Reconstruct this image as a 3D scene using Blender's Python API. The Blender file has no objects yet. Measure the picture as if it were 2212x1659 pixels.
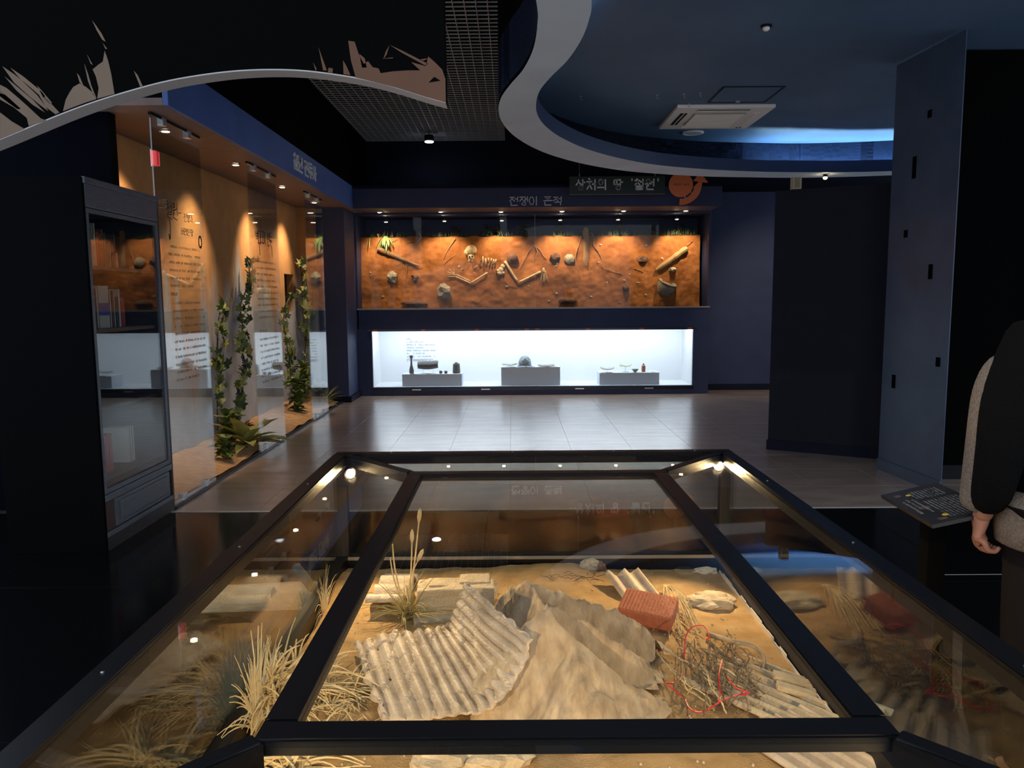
import bpy, bmesh, math, random
from mathutils import Vector, Matrix, noise
random.seed(7)
SC = bpy.context.scene
COL = SC.collection
R_ = math.radians

# ------------------------------------------------------------------ camera, world, exposure
FPX, PITCH, ROLL, CAMH = 1660.0, R_(6.46), R_(0.4), 1.55
cF = Vector((0, math.cos(PITCH), -math.sin(PITCH)))
_R0, _U0 = Vector((1, 0, 0)), Vector((0, math.sin(PITCH), math.cos(PITCH)))
cR = _R0 * math.cos(ROLL) - _U0 * math.sin(ROLL)
cU = _U0 * math.cos(ROLL) + _R0 * math.sin(ROLL)
CAM = Vector((0, 0, CAMH))
cd = bpy.data.cameras.new('camera'); cam = bpy.data.objects.new('camera', cd); COL.objects.link(cam)
cd.sensor_width = 36.0; cd.lens = 36.0 * FPX / 2212.0; cd.clip_start = 0.05; cd.clip_end = 100
cam.matrix_world = Matrix(((cR.x, cU.x, -cF.x, 0), (cR.y, cU.y, -cF.y, 0), (cR.z, cU.z, -cF.z, CAMH), (0, 0, 0, 1)))
SC.camera = cam

W = bpy.data.worlds.new('gallery_ambient'); SC.world = W; W.use_nodes = True
bg = W.node_tree.nodes['Background']; bg.inputs[0].default_value = (0.74, 0.84, 1.0, 1); bg.inputs[1].default_value = 0.95
SC.view_settings.view_transform = 'Standard'; SC.view_settings.look = 'None'
SC.view_settings.exposure = 0.25; SC.view_settings.gamma = 1.0; SC.view_settings.use_curve_mapping = False
cy = SC.cycles
cy.use_denoising = True; cy.max_bounces = 8; cy.transparent_max_bounces = 40; cy.diffuse_bounces = 4; cy.glossy_bounces = 5
cy.sample_clamp_indirect = 3.0; cy.caustics_reflective = False; cy.caustics_refractive = False

# light levels of the room's own lamps (W)
P_SOIL, P_SOFFIT, P_NICHE, P_CASE, P_VIT = 12.0, 52.0, 115.0, 6.0, 108.0

# ------------------------------------------------------------------ pixel -> place
def ray(px, py):
    return cF + cR * ((px - 1106) / FPX) + cU * ((829.5 - py) / FPX)
def at_z(px, py, z):
    r = ray(px, py); return CAM + r * ((z - CAMH) / r.z)
def at_y(px, py, y):
    r = ray(px, py); return CAM + r * (y / r.y)
def at_x(px, py, x):
    r = ray(px, py); return CAM + r * (x / r.x)

# ------------------------------------------------------------------ object helpers
def woff(o):
    v = Vector((0, 0, 0))
    while o: v += o.location; o = o.parent
    return v
def obj(name, bm, mat, parent=None, smooth=False, label=None, local=False):
    if isinstance(bm, bmesh.types.BMesh):
        me = bpy.data.meshes.new(name)
        if parent and not local: bmesh.ops.translate(bm, verts=bm.verts, vec=-woff(parent))
        bm.normal_update(); bm.to_mesh(me); bm.free()
    else: me = bm
    if mat is not None and not me.materials: me.materials.append(mat)
    if smooth:
        for p in me.polygons: p.use_smooth = True
    o = bpy.data.objects.new(name, me); COL.objects.link(o); o.parent = parent
    if label: o['label'] = label
    return o
def copy_of(src, parent, loc, rot=(0, 0, 0), scale=(1, 1, 1)):
    o = src.copy(); COL.objects.link(o); o.parent = parent; o.location = loc; o.rotation_euler = rot; o.scale = scale
    return o
def tag(o, label=None, cat=None, group=None, kind=None):
    if label: o['label'] = label
    if cat: o['category'] = cat
    if group: o['group'] = group
    if kind: o['kind'] = kind
    return o
def thing(name, label, cat, loc=(0, 0, 0), group=None):
    o = bpy.data.objects.new(name, None); COL.objects.link(o); o.location = loc; o.empty_display_size = .1
    return tag(o, label, cat, group)
def struct(name, bm, mat, label=None):
    return tag(obj(name, bm, mat), label, None, None, 'structure')

# ------------------------------------------------------------------ mesh helpers
def BM(): return bmesh.new()
def box(bm, a, b, bev=0.0, mtx=None):
    a, b = Vector(a), Vector(b); c = (a + b) / 2; s = b - a
    r = bmesh.ops.create_cube(bm, size=1.0, matrix=Matrix.Translation(c) @ Matrix.Diagonal((abs(s.x), abs(s.y), abs(s.z), 1)))
    vs = r['verts']
    if bev > 0:
        es = list({e for v in vs for e in v.link_edges})
        rb = bmesh.ops.bevel(bm, geom=es, offset=bev, segments=2, affect='EDGES', profile=.6)
        vs = list({v for f in rb['faces'] for v in f.verts} | {v for v in vs if v.is_valid})
    if mtx is not None:
        bmesh.ops.transform(bm, matrix=mtx, verts=[v for v in vs if v.is_valid])
    return bm
def quad(bm, p):
    return bm.faces.new([bm.verts.new(Vector(q)) for q in p])
def frame_of(d):
    d = d.normalized(); up = Vector((0, 0, 1)) if abs(d.z) < .95 else Vector((1, 0, 0))
    x = d.cross(up).normalized(); return x, x.cross(d).normalized()
def tube(bm, pts, rad, n=8, cap=True):
    pts = [Vector(p) for p in pts]; m = len(pts)
    rads = rad if isinstance(rad, (list, tuple)) else [rad] * m
    rings = []; px = None
    for i, p in enumerate(pts):
        d = (pts[min(i + 1, m - 1)] - pts[max(i - 1, 0)])
        if d.length < 1e-9: d = Vector((0, 0, 1))
        if px is None: x, y = frame_of(d)
        else:
            dn = d.normalized(); x = px - dn * px.dot(dn)
            x = x.normalized() if x.length > 1e-6 else frame_of(d)[0]
            y = x.cross(dn)
        px = x
        rings.append([bm.verts.new(p + (x * math.cos(2 * math.pi * k / n) + y * math.sin(2 * math.pi * k / n)) * rads[i]) for k in range(n)])
    for i in range(m - 1):
        for k in range(n):
            bm.faces.new((rings[i][k], rings[i][(k + 1) % n], rings[i + 1][(k + 1) % n], rings[i + 1][k]))
    if cap:
        bm.faces.new(rings[0][::-1]); bm.faces.new(rings[-1])
    return bm
def lathe(bm, prof, c=(0, 0, 0), n=20, cap=True, squash=(1, 1)):
    c = Vector(c); rings = []
    for r, z in prof:
        rings.append([bm.verts.new(c + Vector((r * squash[0] * math.cos(2 * math.pi * k / n), r * squash[1] * math.sin(2 * math.pi * k / n), z))) for k in range(n)])
    for i in range(len(prof) - 1):
        for k in range(n):
            bm.faces.new((rings[i][k], rings[i][(k + 1) % n], rings[i + 1][(k + 1) % n], rings[i + 1][k]))
    if cap:
        bm.faces.new(rings[0][::-1]); bm.faces.new(rings[-1])
    return bm
def prism(bm, poly, ext):
    """poly: list of 3d points of a flat outline, ext: extrusion vector"""
    ext = Vector(ext); a = [bm.verts.new(Vector(p)) for p in poly]; b = [bm.verts.new(Vector(p) + ext) for p in poly]
    n = len(poly)
    fs = [bm.faces.new(a), bm.faces.new(b[::-1])]
    for f in fs: f.normal_update()
    for i in range(n): bm.faces.new((a[i], b[i], b[(i + 1) % n], a[(i + 1) % n]))
    bmesh.ops.triangulate(bm, faces=fs)
    bmesh.ops.recalc_face_normals(bm, faces=bm.faces)
    return bm
def blob(bm, c, rad, amp=.25, freq=3.0, sub=3, seed=0.0, flat=None, mtx=None):
    r = bmesh.ops.create_icosphere(bm, subdivisions=sub, radius=1.0)
    c = Vector(c); rad = Vector(rad)
    for v in r['verts']:
        d = v.co.normalized()
        k = 1 + amp * noise.noise(d * freq + Vector((seed, seed * 1.7, -seed))) + amp * .4 * noise.noise(d * freq * 2.7 + Vector((seed * 3, 0, seed)))
        q = Vector((d.x * rad.x, d.y * rad.y, d.z * rad.z)) * k
        if flat is not None and q.z < flat: q.z = flat
        if mtx is not None: q = mtx @ q
        v.co = c + q
    return bm
def spline(pts, n):
    P = [Vector(p) for p in pts]; out = []; m = len(P) - 1
    for i in range(n):
        t = i / (n - 1) * m; k = min(int(t), m - 1); t -= k
        p0, p1, p2, p3 = P[max(k - 1, 0)], P[k], P[k + 1], P[min(k + 2, m)]
        out.append(.5 * ((2 * p1) + (p2 - p0) * t + (2 * p0 - 5 * p1 + 4 * p2 - p3) * t * t + (3 * p1 - p0 - 3 * p2 + p3) * t ** 3))
    return out
def grid_surf(bm, fn, nu, nv, close_u=False):
    V = [[bm.verts.new(fn(i / nu, j / nv)) for j in range(nv + 1)] for i in range(nu + 1)]
    for i in range(nu):
        for j in range(nv): bm.faces.new((V[i][j], V[i + 1][j], V[i + 1][j + 1], V[i][j + 1]))
    return V
def sheet(bm, fn, nu, nv, th):
    """a surface with thickness th along its normal"""
    A = [[fn(i / nu, j / nv) for j in range(nv + 1)] for i in range(nu + 1)]
    top, bot = [], []
    for i in range(nu + 1):
        tr, br = [], []
        for j in range(nv + 1):
            du = A[min(i + 1, nu)][j] - A[max(i - 1, 0)][j]; dv = A[i][min(j + 1, nv)] - A[i][max(j - 1, 0)]
            nn = du.cross(dv); nn = nn.normalized() if nn.length > 1e-12 else Vector((0, 0, 1))
            tr.append(bm.verts.new(A[i][j])); br.append(bm.verts.new(A[i][j] - nn * th))
        top.append(tr); bot.append(br)
    for i in range(nu):
        for j in range(nv):
            bm.faces.new((top[i][j], top[i + 1][j], top[i + 1][j + 1], top[i][j + 1]))
            bm.faces.new((bot[i][j], bot[i][j + 1], bot[i + 1][j + 1], bot[i + 1][j]))
    for i in range(nu):
        bm.faces.new((top[i][0], bot[i][0], bot[i + 1][0], top[i + 1][0])); bm.faces.new((top[i][nv], top[i + 1][nv], bot[i + 1][nv], bot[i][nv]))
    for j in range(nv):
        bm.faces.new((top[0][j], top[0][j + 1], bot[0][j + 1], bot[0][j])); bm.faces.new((top[nu][j], bot[nu][j], bot[nu][j + 1], top[nu][j + 1]))
    return bm

# ------------------------------------------------------------------ materials
MATS = {}
def lin(c):
    return tuple(((x / 255) / 12.92 if x <= 10 else ((x / 255 + .055) / 1.055) ** 2.4) for x in c)
def mat(name, rgb, rough=.6, metal=0.0, spec=.5, var=0.0, vscale=8.0, rgb2=None, bump=0.0, bscale=40.0, stretch=(1, 1, 1), emit=0.0, alpha=None, sub=0.0, detail=6.0, thr=None, trans=0.0, ior=None, coat=0.0):
    if name in MATS: return MATS[name]
    m = bpy.data.materials.new(name); m.use_nodes = True; nt = m.node_tree; N = nt.nodes; L = nt.links
    b = N['Principled BSDF']; c = (*rgb, 1)
    b.inputs['Base Color'].default_value = c; b.inputs['Roughness'].default_value = rough
    b.inputs['Metallic'].default_value = metal; b.inputs['Specular IOR Level'].default_value = spec
    if emit: b.inputs['Emission Color'].default_value = c; b.inputs['Emission Strength'].default_value = emit
    if coat: b.inputs['Coat Weight'].default_value = coat; b.inputs['Coat Roughness'].default_value = .22
    if ior: b.inputs['IOR'].default_value = ior
    if sub: b.inputs['Subsurface Weight'].default_value = sub
    if var or rgb2 or bump:
        tc = N.new('ShaderNodeTexCoord'); mp = N.new('ShaderNodeMapping'); mp.inputs['Scale'].default_value = stretch
        geo = N.new('ShaderNodeNewGeometry')
        L.new(geo.outputs['Position'], mp.inputs['Vector'])
    if rgb2 or var:
        nz = N.new('ShaderNodeTexNoise'); nz.inputs['Scale'].default_value = vscale; nz.inputs['Detail'].default_value = detail
        L.new(mp.outputs[0], nz.inputs['Vector'])
        rp = N.new('ShaderNodeValToRGB')
        e = rp.color_ramp.elements
        if thr: e[0].position, e[1].position = thr
        else: e[0].position, e[1].position = .3, .7
        if rgb2: e[0].color = c; e[1].color = (*rgb2, 1)
        else:
            e[0].color = (*[x * (1 - var) for x in rgb], 1); e[1].color = (*[min(1, x * (1 + var)) for x in rgb], 1)
        L.new(nz.outputs[0], rp.inputs[0]); L.new(rp.outputs[0], b.inputs['Base Color'])
        if emit: L.new(rp.outputs[0], b.inputs['Emission Color'])
    if bump:
        n2 = N.new('ShaderNodeTexNoise'); n2.inputs['Scale'].default_value = bscale; n2.inputs['Detail'].default_value = 5
        L.new(mp.outputs[0], n2.inputs['Vector'])
        bp = N.new('ShaderNodeBump'); bp.inputs['Strength'].default_value = bump; bp.inputs['Distance'].default_value = .01
        L.new(n2.outputs[0], bp.inputs['Height']); L.new(bp.outputs[0], b.inputs['Normal'])
    MATS[name] = m; return m
def glass_mat(name, tint=(.96, .985, .975), f0=.04, rough=0.0, gcol=(1, 1, 1)):
    """thin clear pane: Fresnel mix of straight-through transmission and mirror reflection"""
    m = bpy.data.materials.new(name); m.use_nodes = True; nt = m.node_tree; N = nt.nodes; L = nt.links
    N.remove(N['Principled BSDF']); out = N['Material Output']
    g = N.new('ShaderNodeNewGeometry'); dt = N.new('ShaderNodeVectorMath'); dt.operation = 'DOT_PRODUCT'
    L.new(g.outputs['Normal'], dt.inputs[0]); L.new(g.outputs['Incoming'], dt.inputs[1])
    def mth(op, a, bb):
        n = N.new('ShaderNodeMath'); n.operation = op
        for i, x in enumerate((a, bb)):
            if x is None: continue
            if isinstance(x, (int, float)): n.inputs[i].default_value = x
            else: L.new(x, n.inputs[i])
        return n.outputs[0]
    k = mth('ABSOLUTE', dt.outputs['Value'], None); k = mth('SUBTRACT', 1.0, k); k = mth('POWER', k, 5.0)
    k = mth('MULTIPLY', k, 1 - f0); k = mth('ADD', k, f0)
    tr = N.new('ShaderNodeBsdfTransparent'); tr.inputs[0].default_value = (*tint, 1)
    gl = N.new('ShaderNodeBsdfGlossy'); gl.inputs['Roughness'].default_value = rough; gl.inputs[0].default_value = (*gcol, 1)
    mx = N.new('ShaderNodeMixShader'); L.new(k, mx.inputs[0]); L.new(tr.outputs[0], mx.inputs[1]); L.new(gl.outputs[0], mx.inputs[2])
    L.new(mx.outputs[0], out.inputs['Surface']); MATS[name] = m; return m
def emat(name, rgb, s):
    m = bpy.data.materials.new(name); m.use_nodes = True; nt = m.node_tree
    nt.nodes.remove(nt.nodes['Principled BSDF']); e = nt.nodes.new('ShaderNodeEmission')
    e.inputs[0].default_value = (*rgb, 1); e.inputs[1].default_value = s
    nt.links.new(e.outputs[0], nt.nodes['Material Output'].inputs['Surface']); MATS[name] = m; return m

GLASS = glass_mat('clear_glass')
GLASSN = glass_mat('niche_glass', tint=(.93, .965, .955), f0=.15)
GLASSV = glass_mat('vitrine_glass', tint=(.965, .98, .95), f0=.028)
GLASSD = glass_mat('clean_case_glass', tint=(.985, .99, .99), f0=.01)
NAVY = mat('navy_paint', (.032, .044, .105), .55, spec=.3, var=.12, vscale=3, bump=.04, bscale=120)
NAVYD = mat('dark_navy_paint', (.006, .008, .020), .7, spec=.15, var=.1, vscale=3)
NAVYL = mat('blue_fascia_paint', (.06, .13, .38), .5, var=.15, vscale=2)
CEILB = mat('blue_ceiling_paint', (.10, .165, .265), .6, spec=.2, var=.12, vscale=1.5)
SOFF = mat('pale_soffit_paint', (.64, .79, .92), .6, var=.06, vscale=2)
BLACKP = mat('matte_black_paint', (.0025, .0025, .0026), .9, spec=.03)
BLACKM = mat('black_metal', (.006, .006, .007), .35, spec=.16)
BLACKG = mat('black_gloss_floor', (.004, .004, .0045), .13, spec=.14)
GRIDM = mat('grey_grid_metal', (.45, .46, .47), .5, spec=.3)
STEEL = mat('brushed_steel', (.62, .64, .66), .3, metal=.9)
WHITE = mat('white_paint', (.80, .82, .84), .6)
WHITEL = mat('white_lettering', (.75, .76, .78), .5, bump=.0)
FLOORM = mat('brown_stone_tile', (.30, .215, .165), .30, spec=.5, ior=2.2, coat=.7, rgb2=(.46, .345, .275), vscale=2.2, stretch=(1, 3.2, 1), bump=.02, bscale=14, detail=9)
SOIL = mat('red_brown_soil', (.29, .105, .033), .95, spec=.1, rgb2=(.44, .175, .058), vscale=9, bump=.7, bscale=55, detail=10)
SAND = mat('sand', (.33, .20, .085), .95, spec=.1, rgb2=(.50, .33, .16), vscale=11, bump=.5, bscale=170, detail=10)
BONE = mat('bone', (.62, .47, .27), .6, var=.18, vscale=30, bump=.1)
STONE = mat('pale_stone', (.36, .30, .20), .9, rgb2=(.52, .45, .33), vscale=25, bump=.5, bscale=60)
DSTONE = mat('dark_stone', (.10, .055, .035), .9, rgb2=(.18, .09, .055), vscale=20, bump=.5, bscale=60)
WOOD = mat('old_wood', (.20, .10, .045), .85, rgb2=(.38, .22, .10), vscale=20, stretch=(3, 3, 12), bump=.5, bscale=40)
ROOT = mat('root_bark', (.40, .22, .10), .9, var=.3, vscale=40)
LEAF = mat('ivy_leaf', (.065, .115, .03), .45, rgb2=(.19, .24, .06), vscale=9)
LEAFY = mat('pale_leaf', (.26, .28, .07), .45, rgb2=(.44, .43, .17), vscale=12)
LEAFD = mat('dark_leaf', (.02, .042, .02), .6, rgb2=(.05, .085, .03), vscale=15)
STEM = mat('vine_stem', (.07, .055, .03), .8)
STRAW = mat('dry_straw', (.50, .38, .20), .8, rgb2=(.66, .54, .32), vscale=30)
RUST = mat('rusted_iron', (.07, .06, .058), .7, metal=.1, rgb2=(.13, .115, .11), vscale=60, bump=.3, bscale=90)
BRICK = mat('red_brick', (.36, .105, .05), .85, rgb2=(.46, .15, .075), vscale=40, bump=.4, bscale=120)
CONC = mat('sandy_concrete', (.42, .33, .22), .9, rgb2=(.55, .45, .32), vscale=14, bump=.5, bscale=90)
SLATE = mat('grey_cement_sheet', (.36, .275, .20), .62, rgb2=(.58, .48, .385), vscale=10, bump=.3, bscale=80, detail=8)
MUD = mat('dusty_canvas', (.29, .205, .125), .9, rgb2=(.50, .385, .26), vscale=16, stretch=(1.6, .7, 1), bump=1.0, bscale=28, detail=9)
WARML = emat('warm_lens', (1.0, .72, .42), 40.0)
COOLL = emat('cool_lens', (.86, .93, 1.0), 30.0)

# ================================================================== STRUCTURE
YF, YB = 12.15, 12.95            # front of the built-in cases, back wall
XG, XN = -2.53, -3.12            # glass line of the niche, niche back wall
ZS = 2.86                        # underside of fascias
# ---- floor
fl = struct('floor', box(BM(), (-4.2, -.4, -.12), (8.2, YB + .1, -.02)), mat('screed', (.03, .028, .026), .9), 'floor of brown stone tiles meeting polished black tiles')
TW = .62
def tiles(name, x0, x1, y0, y1, sx, sy, m, gap):
    proto = None; n = 0
    nx = int(round((x1 - x0) / sx)); ny = int(round((y1 - y0) / sy)); sx = (x1 - x0) / nx; sy = (y1 - y0) / ny
    for j in range(ny):
        for i in range(nx):
            loc = (x0 + (i + .5) * sx, y0 + (j + .5) * sy, 0)
            if proto is None:
                proto = obj(name, box(BM(), (-sx / 2 + gap, -sy / 2 + gap, -.02), (sx / 2 - gap, sy / 2 - gap, 0), .0008), m, fl, local=True); proto.location = loc
            else: copy_of(proto, fl, loc)
tiles('floor_tile', XG + .03, XG + .03 + TW * 13, 5.52, 5.52 + TW * 12, TW, TW, FLOORM, .0009)
tiles('black_floor_tile', -4.2, 5.18, -.39, 5.49, 1.34, 1.34, BLACKG, .0015)
struct('trim_1', box(BM(), (-2.52, 5.485, -.02), (5.6, 5.525, .004), .001), mat('brass_nosing', (.62, .56, .50), .35, metal=.6), 'pale metal strip along the edge of the brown tiles')

_a, _b = at_z(1985, 1242, 0), at_z(2195, 1242, 0)
struct('trim_4', box(BM(), (_a.x, _a.y - .002, 0), (_a.x + 1.6, _a.y + .002, .0015)), mat('joint_pale', (.45, .42, .40), .5), 'thin pale joint strip in the black floor')
# ---- walls
struct('wall_back', box(BM(), (-4.2, YB, 0), (8.2, YB + .12, 4.6)), NAVYD, 'dark navy back wall')
bm = box(BM(), (3.12, YB - .35, 0), (8.2, YB - .001, 3.2)); struct('wall_back_right', bm, NAVY, 'navy wall to the right of the built-in cases')
struct('baseboard_back', box(BM(), (3.13, YB - .365, 0), (8.2, YB - .351, .10)), NAVYD, 'dark baseboard of the navy back wall')
struct('wall_left', box(BM(), (-4.2, 5.57, 0), (-2.82, 5.67, 4.6)), mat('deep_navy_end', (.0015, .002, .005), .8, spec=.04), 'dark wall end beside the planted niche')
struct('wall_left_upper', box(BM(), (-3.6, 5.5, 3.18), (-2.36, YB, 4.6)), BLACKP, 'black upper left wall')
# partition and navy column on the right
pa, pb = Vector((2.585, 7.66)), Vector((3.60, 7.08))
d2 = (pb - pa).normalized(); n2 = Vector((-d2.y, d2.x))
def slab2(a, b, th, z0, z1):
    d = (b - a).normalized(); n = Vector((-d.y, d.x)) * th
    return prism(BM(), [(a.x, a.y, z0), (b.x, b.y, z0), (b.x + n.x, b.y + n.y, z0), (a.x + n.x, a.y + n.y, z0)], (0, 0, z1 - z0))
struct('wall_partition', slab2(pa, pb, .12, 0, 2.56), mat('partition_paint', (.012, .013, .021), .7, spec=.12, var=.1), 'dark freestanding partition below ceiling height')
struct('baseboard_partition', slab2(pa - n2 * .012 - d2 * .012, pb - n2 * .012, .012, 0, .10), NAVYD, 'baseboard of the dark partition')
ca, cb = Vector((3.27, 6.75)), Vector((3.335, 5.86))
cw = struct('wall_right', slab2(ca, cb, .008, 0, 3.47), mat('column_navy', (.045, .074, .125), .38, var=.15, vscale=4, bump=.06, bscale=60), 'navy wall panel with small square holes')
struct('baseboard_right', slab2(ca + Vector((-.012, 0)), cb + Vector((-.012, 0)), .011, 0, .10), mat('column_navy', (.03, .048, .085)), 'baseboard of the navy wall panel')
struct('wall_right_front', box(BM(), (3.42, 6.35, 0), (8.2, 6.47, 3.47)), BLACKP, 'black wall behind the visitor')
struct('baseboard_right_front', box(BM(), (3.42, 6.335, 0), (8.2, 6.349, .12)), BLACKM, 'black baseboard behind the visitor')
hole = None
for px, py, w, h_ in [(2004, 246, 14, 14), (1957, 505, 12, 14), (2003, 587, 14, 28), (2016, 782, 13, 18), (1932, 824, 16, 26), (1974, 362, 10, 40)]:
    p = at_x(px, py, 3.29); s = (p - CAM).length / FPX
    bm = box(BM(), (p.x - .02 + (p.y - 6.75) * -.084 * 0, p.y - .028, p.z - h_ * s / 2), (p.x + .02, p.y + .028, p.z + h_ * s / 2))
    xx = 3.27 + (6.75 - p.y) * .073
    for v in bm.verts: v.co.x += xx - p.x + .017
    obj('wall_notch', bm, BLACKP, cw)
# white notice board edge at far right
struct('trim_2', box(BM(), (4.27, 6.31, 1.2), (4.9, 6.349, 2.2), .004), mat('notice_white', (.42, .42, .42), .6), 'white notice board on the black wall')

# ---- ceilings
ce = struct('ceiling', box(BM(), (-3.6, 3.3, 4.45), (8.2, YB, 4.55)), BLACKP, 'black void above the open grid ceiling')
bl = None
GX0, GX1, GY0, GY1, GZ = -3.55, -.09, 4.2, YB - .02, 4.1
n = int((GX1 - GX0) / .102)
for i in range(n + 1):
    x = GX1 - i * .102
    if bl is None:
        bl = obj('ceiling_bar', box(BM(), (-.004, GY0, -.006), (.004, GY1, .006)), GRIDM, ce, local=True); bl.location = (x, 0, GZ)
    else: copy_of(bl, ce, (x, 0, GZ))
cb_ = None
n = int((GY1 - GY0) / .102)
for i in range(n + 1):
    y = GY1 - i * .102
    if cb_ is None:
        cb_ = obj('ceiling_cross_bar', box(BM(), (GX0, -.003, -.006), (GX1, .003, .006)), GRIDM, ce, local=True); cb_.location = (0, y, GZ)
    else: copy_of(cb_, ce, (0, y, GZ))
# S-curved soffit
ZSO, ZLIP, ZCB = 3.05, 3.19, 3.48
outer_px = [(1158, 0), (1161, 50), (1152, 105), (1130, 150), (1102, 183), (1082, 212), (1077, 240), (1086, 266), (1110, 293), (1150, 318), (1200, 338), (1270, 356), (1350, 369), (1430, 376), (1520, 381), (1620, 383), (1720, 384), (1830, 382), (1945, 378)]
inner_px = [(1278, 0), (1273, 40), (1256, 85), (1226, 130), (1190, 166), (1166, 196), (1158, 225), (1162, 250), (1180, 274), (1214, 298), (1268, 322), (1335, 341), (1410, 355), (1490, 363), (1570, 368), (1650, 371), (1730, 372), (1830, 372), (1945, 369)]
oc = [at_z(x, y, ZSO) for x, y in outer_px]; ic = [at_z(x, y, ZSO) for x, y in inner_px]
oc = [oc[0] + (oc[0] - oc[1]) * 3 + Vector((-.05, 0, 0))] + oc + [oc[-1] + (oc[-1] - oc[-2]) * 2.2]
ic = [ic[0] + (ic[0] - ic[1]) * 3 + Vector((-.05, 0, 0))] + ic + [ic[-1] + (ic[-1] - ic[-2]) * 2.2]
NS = 140
OS, IS = spline(oc, NS), spline(ic, NS)
bm = BM()
def strip(A, za, B, zb):
    va = [bm.verts.new((p.x, p.y, za)) for p in A]; vb = [bm.verts.new((p.x, p.y, zb)) for p in B]
    return [bm.faces.new((va[i], va[i + 1], vb[i + 1], vb[i])) for i in range(len(A) - 1)]
strip(OS, ZSO, IS, ZSO)
ML = [o.lerp(i, .80) for o, i in zip(OS, IS)]
so = struct('ceiling_soffit', bm, SOFF, 'pale blue S-curved soffit band under the blue ceiling'); 
for p in so.data.polygons: p.use_smooth = False
bm = BM(); strip(OS, ZSO, OS, 4.45); obj('soffit_outer_face', bm, BLACKP, so)
bm = BM(); strip(IS, ZSO, IS, ZLIP); strip(IS, ZLIP, ML, ZLIP); strip(ML, ZLIP, ML, ZSO + .03); strip(ML, ZSO + .03, OS, ZSO + .03); strip([p * 1 for p in OS], ZSO + .03, OS, ZCB)
obj('cove_trough', bm, mat('cove_navy', (.022, .04, .10), .5), so)
# blue ceiling: everything to the right of the soffit's outer edge
poly = [(p.x, p.y) for p in OS]
bm = BM()
vs = [bm.verts.new((x, y, ZCB)) for x, y in poly] + [bm.verts.new((8.2, poly[-1][1], ZCB)), bm.verts.new((8.2, poly[0][1], ZCB))]
f_ = bm.faces.new(vs); f_.normal_update(); bmesh.ops.triangulate(bm, faces=[f_])
cer = struct('ceiling_right', bm, CEILB, 'blue plaster ceiling inside the curved soffit')
# LED strips lying in the cove
def led(name, i0, i1, s, label, nm):
    t = thing(name, label, 'light strip', (OS[i0].x, OS[i0].y, ZSO + .035), 'LED strips in the cove')
    pts = [o.lerp(q, .45) for o, q in zip(OS[i0:i1], IS[i0:i1])]
    pts = [Vector((p.x, p.y, ZSO + .05)) for p in pts]
    obj('light_tube', tube(BM(), pts, .012, 6), emat(nm, (.42, .72, 1.0), s), t)
    for p in pts[::6]: obj('mount_clip', box(BM(), (p.x - .015, p.y - .015, ZSO + .031), (p.x + .015, p.y + .015, ZSO + .045)), BLACKM, t)
led('led_strip', 112, 139, 160.0, 'blue-white LED strip lying in the cove near the navy wall panel', 'led_blue')
led('led_strip', 6, 20, 150.0, 'blue-white LED strip lying in the cove above the visitor area', 'led_blue_near')
led('led_strip', 34, 46, 150.0, 'blue-white LED strip lying in the cove at the inward bend of the soffit', 'led_blue_bend')

# ---- left fascia and niche
XFA = -2.32
struct('wall_left_fascia', box(BM(), (XFA - .04, 5.40, ZS), (XFA, YF, 3.18), .003), NAVYL, 'blue fascia over the planted niche')
struct('ceiling_niche', box(BM(), (-3.6, 5.40, ZS + .001), (XFA - .041, YF, ZS + .05)), mat('niche_soffit', (.20, .135, .115), .6, var=.1), 'soffit of the planted niche')
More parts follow.
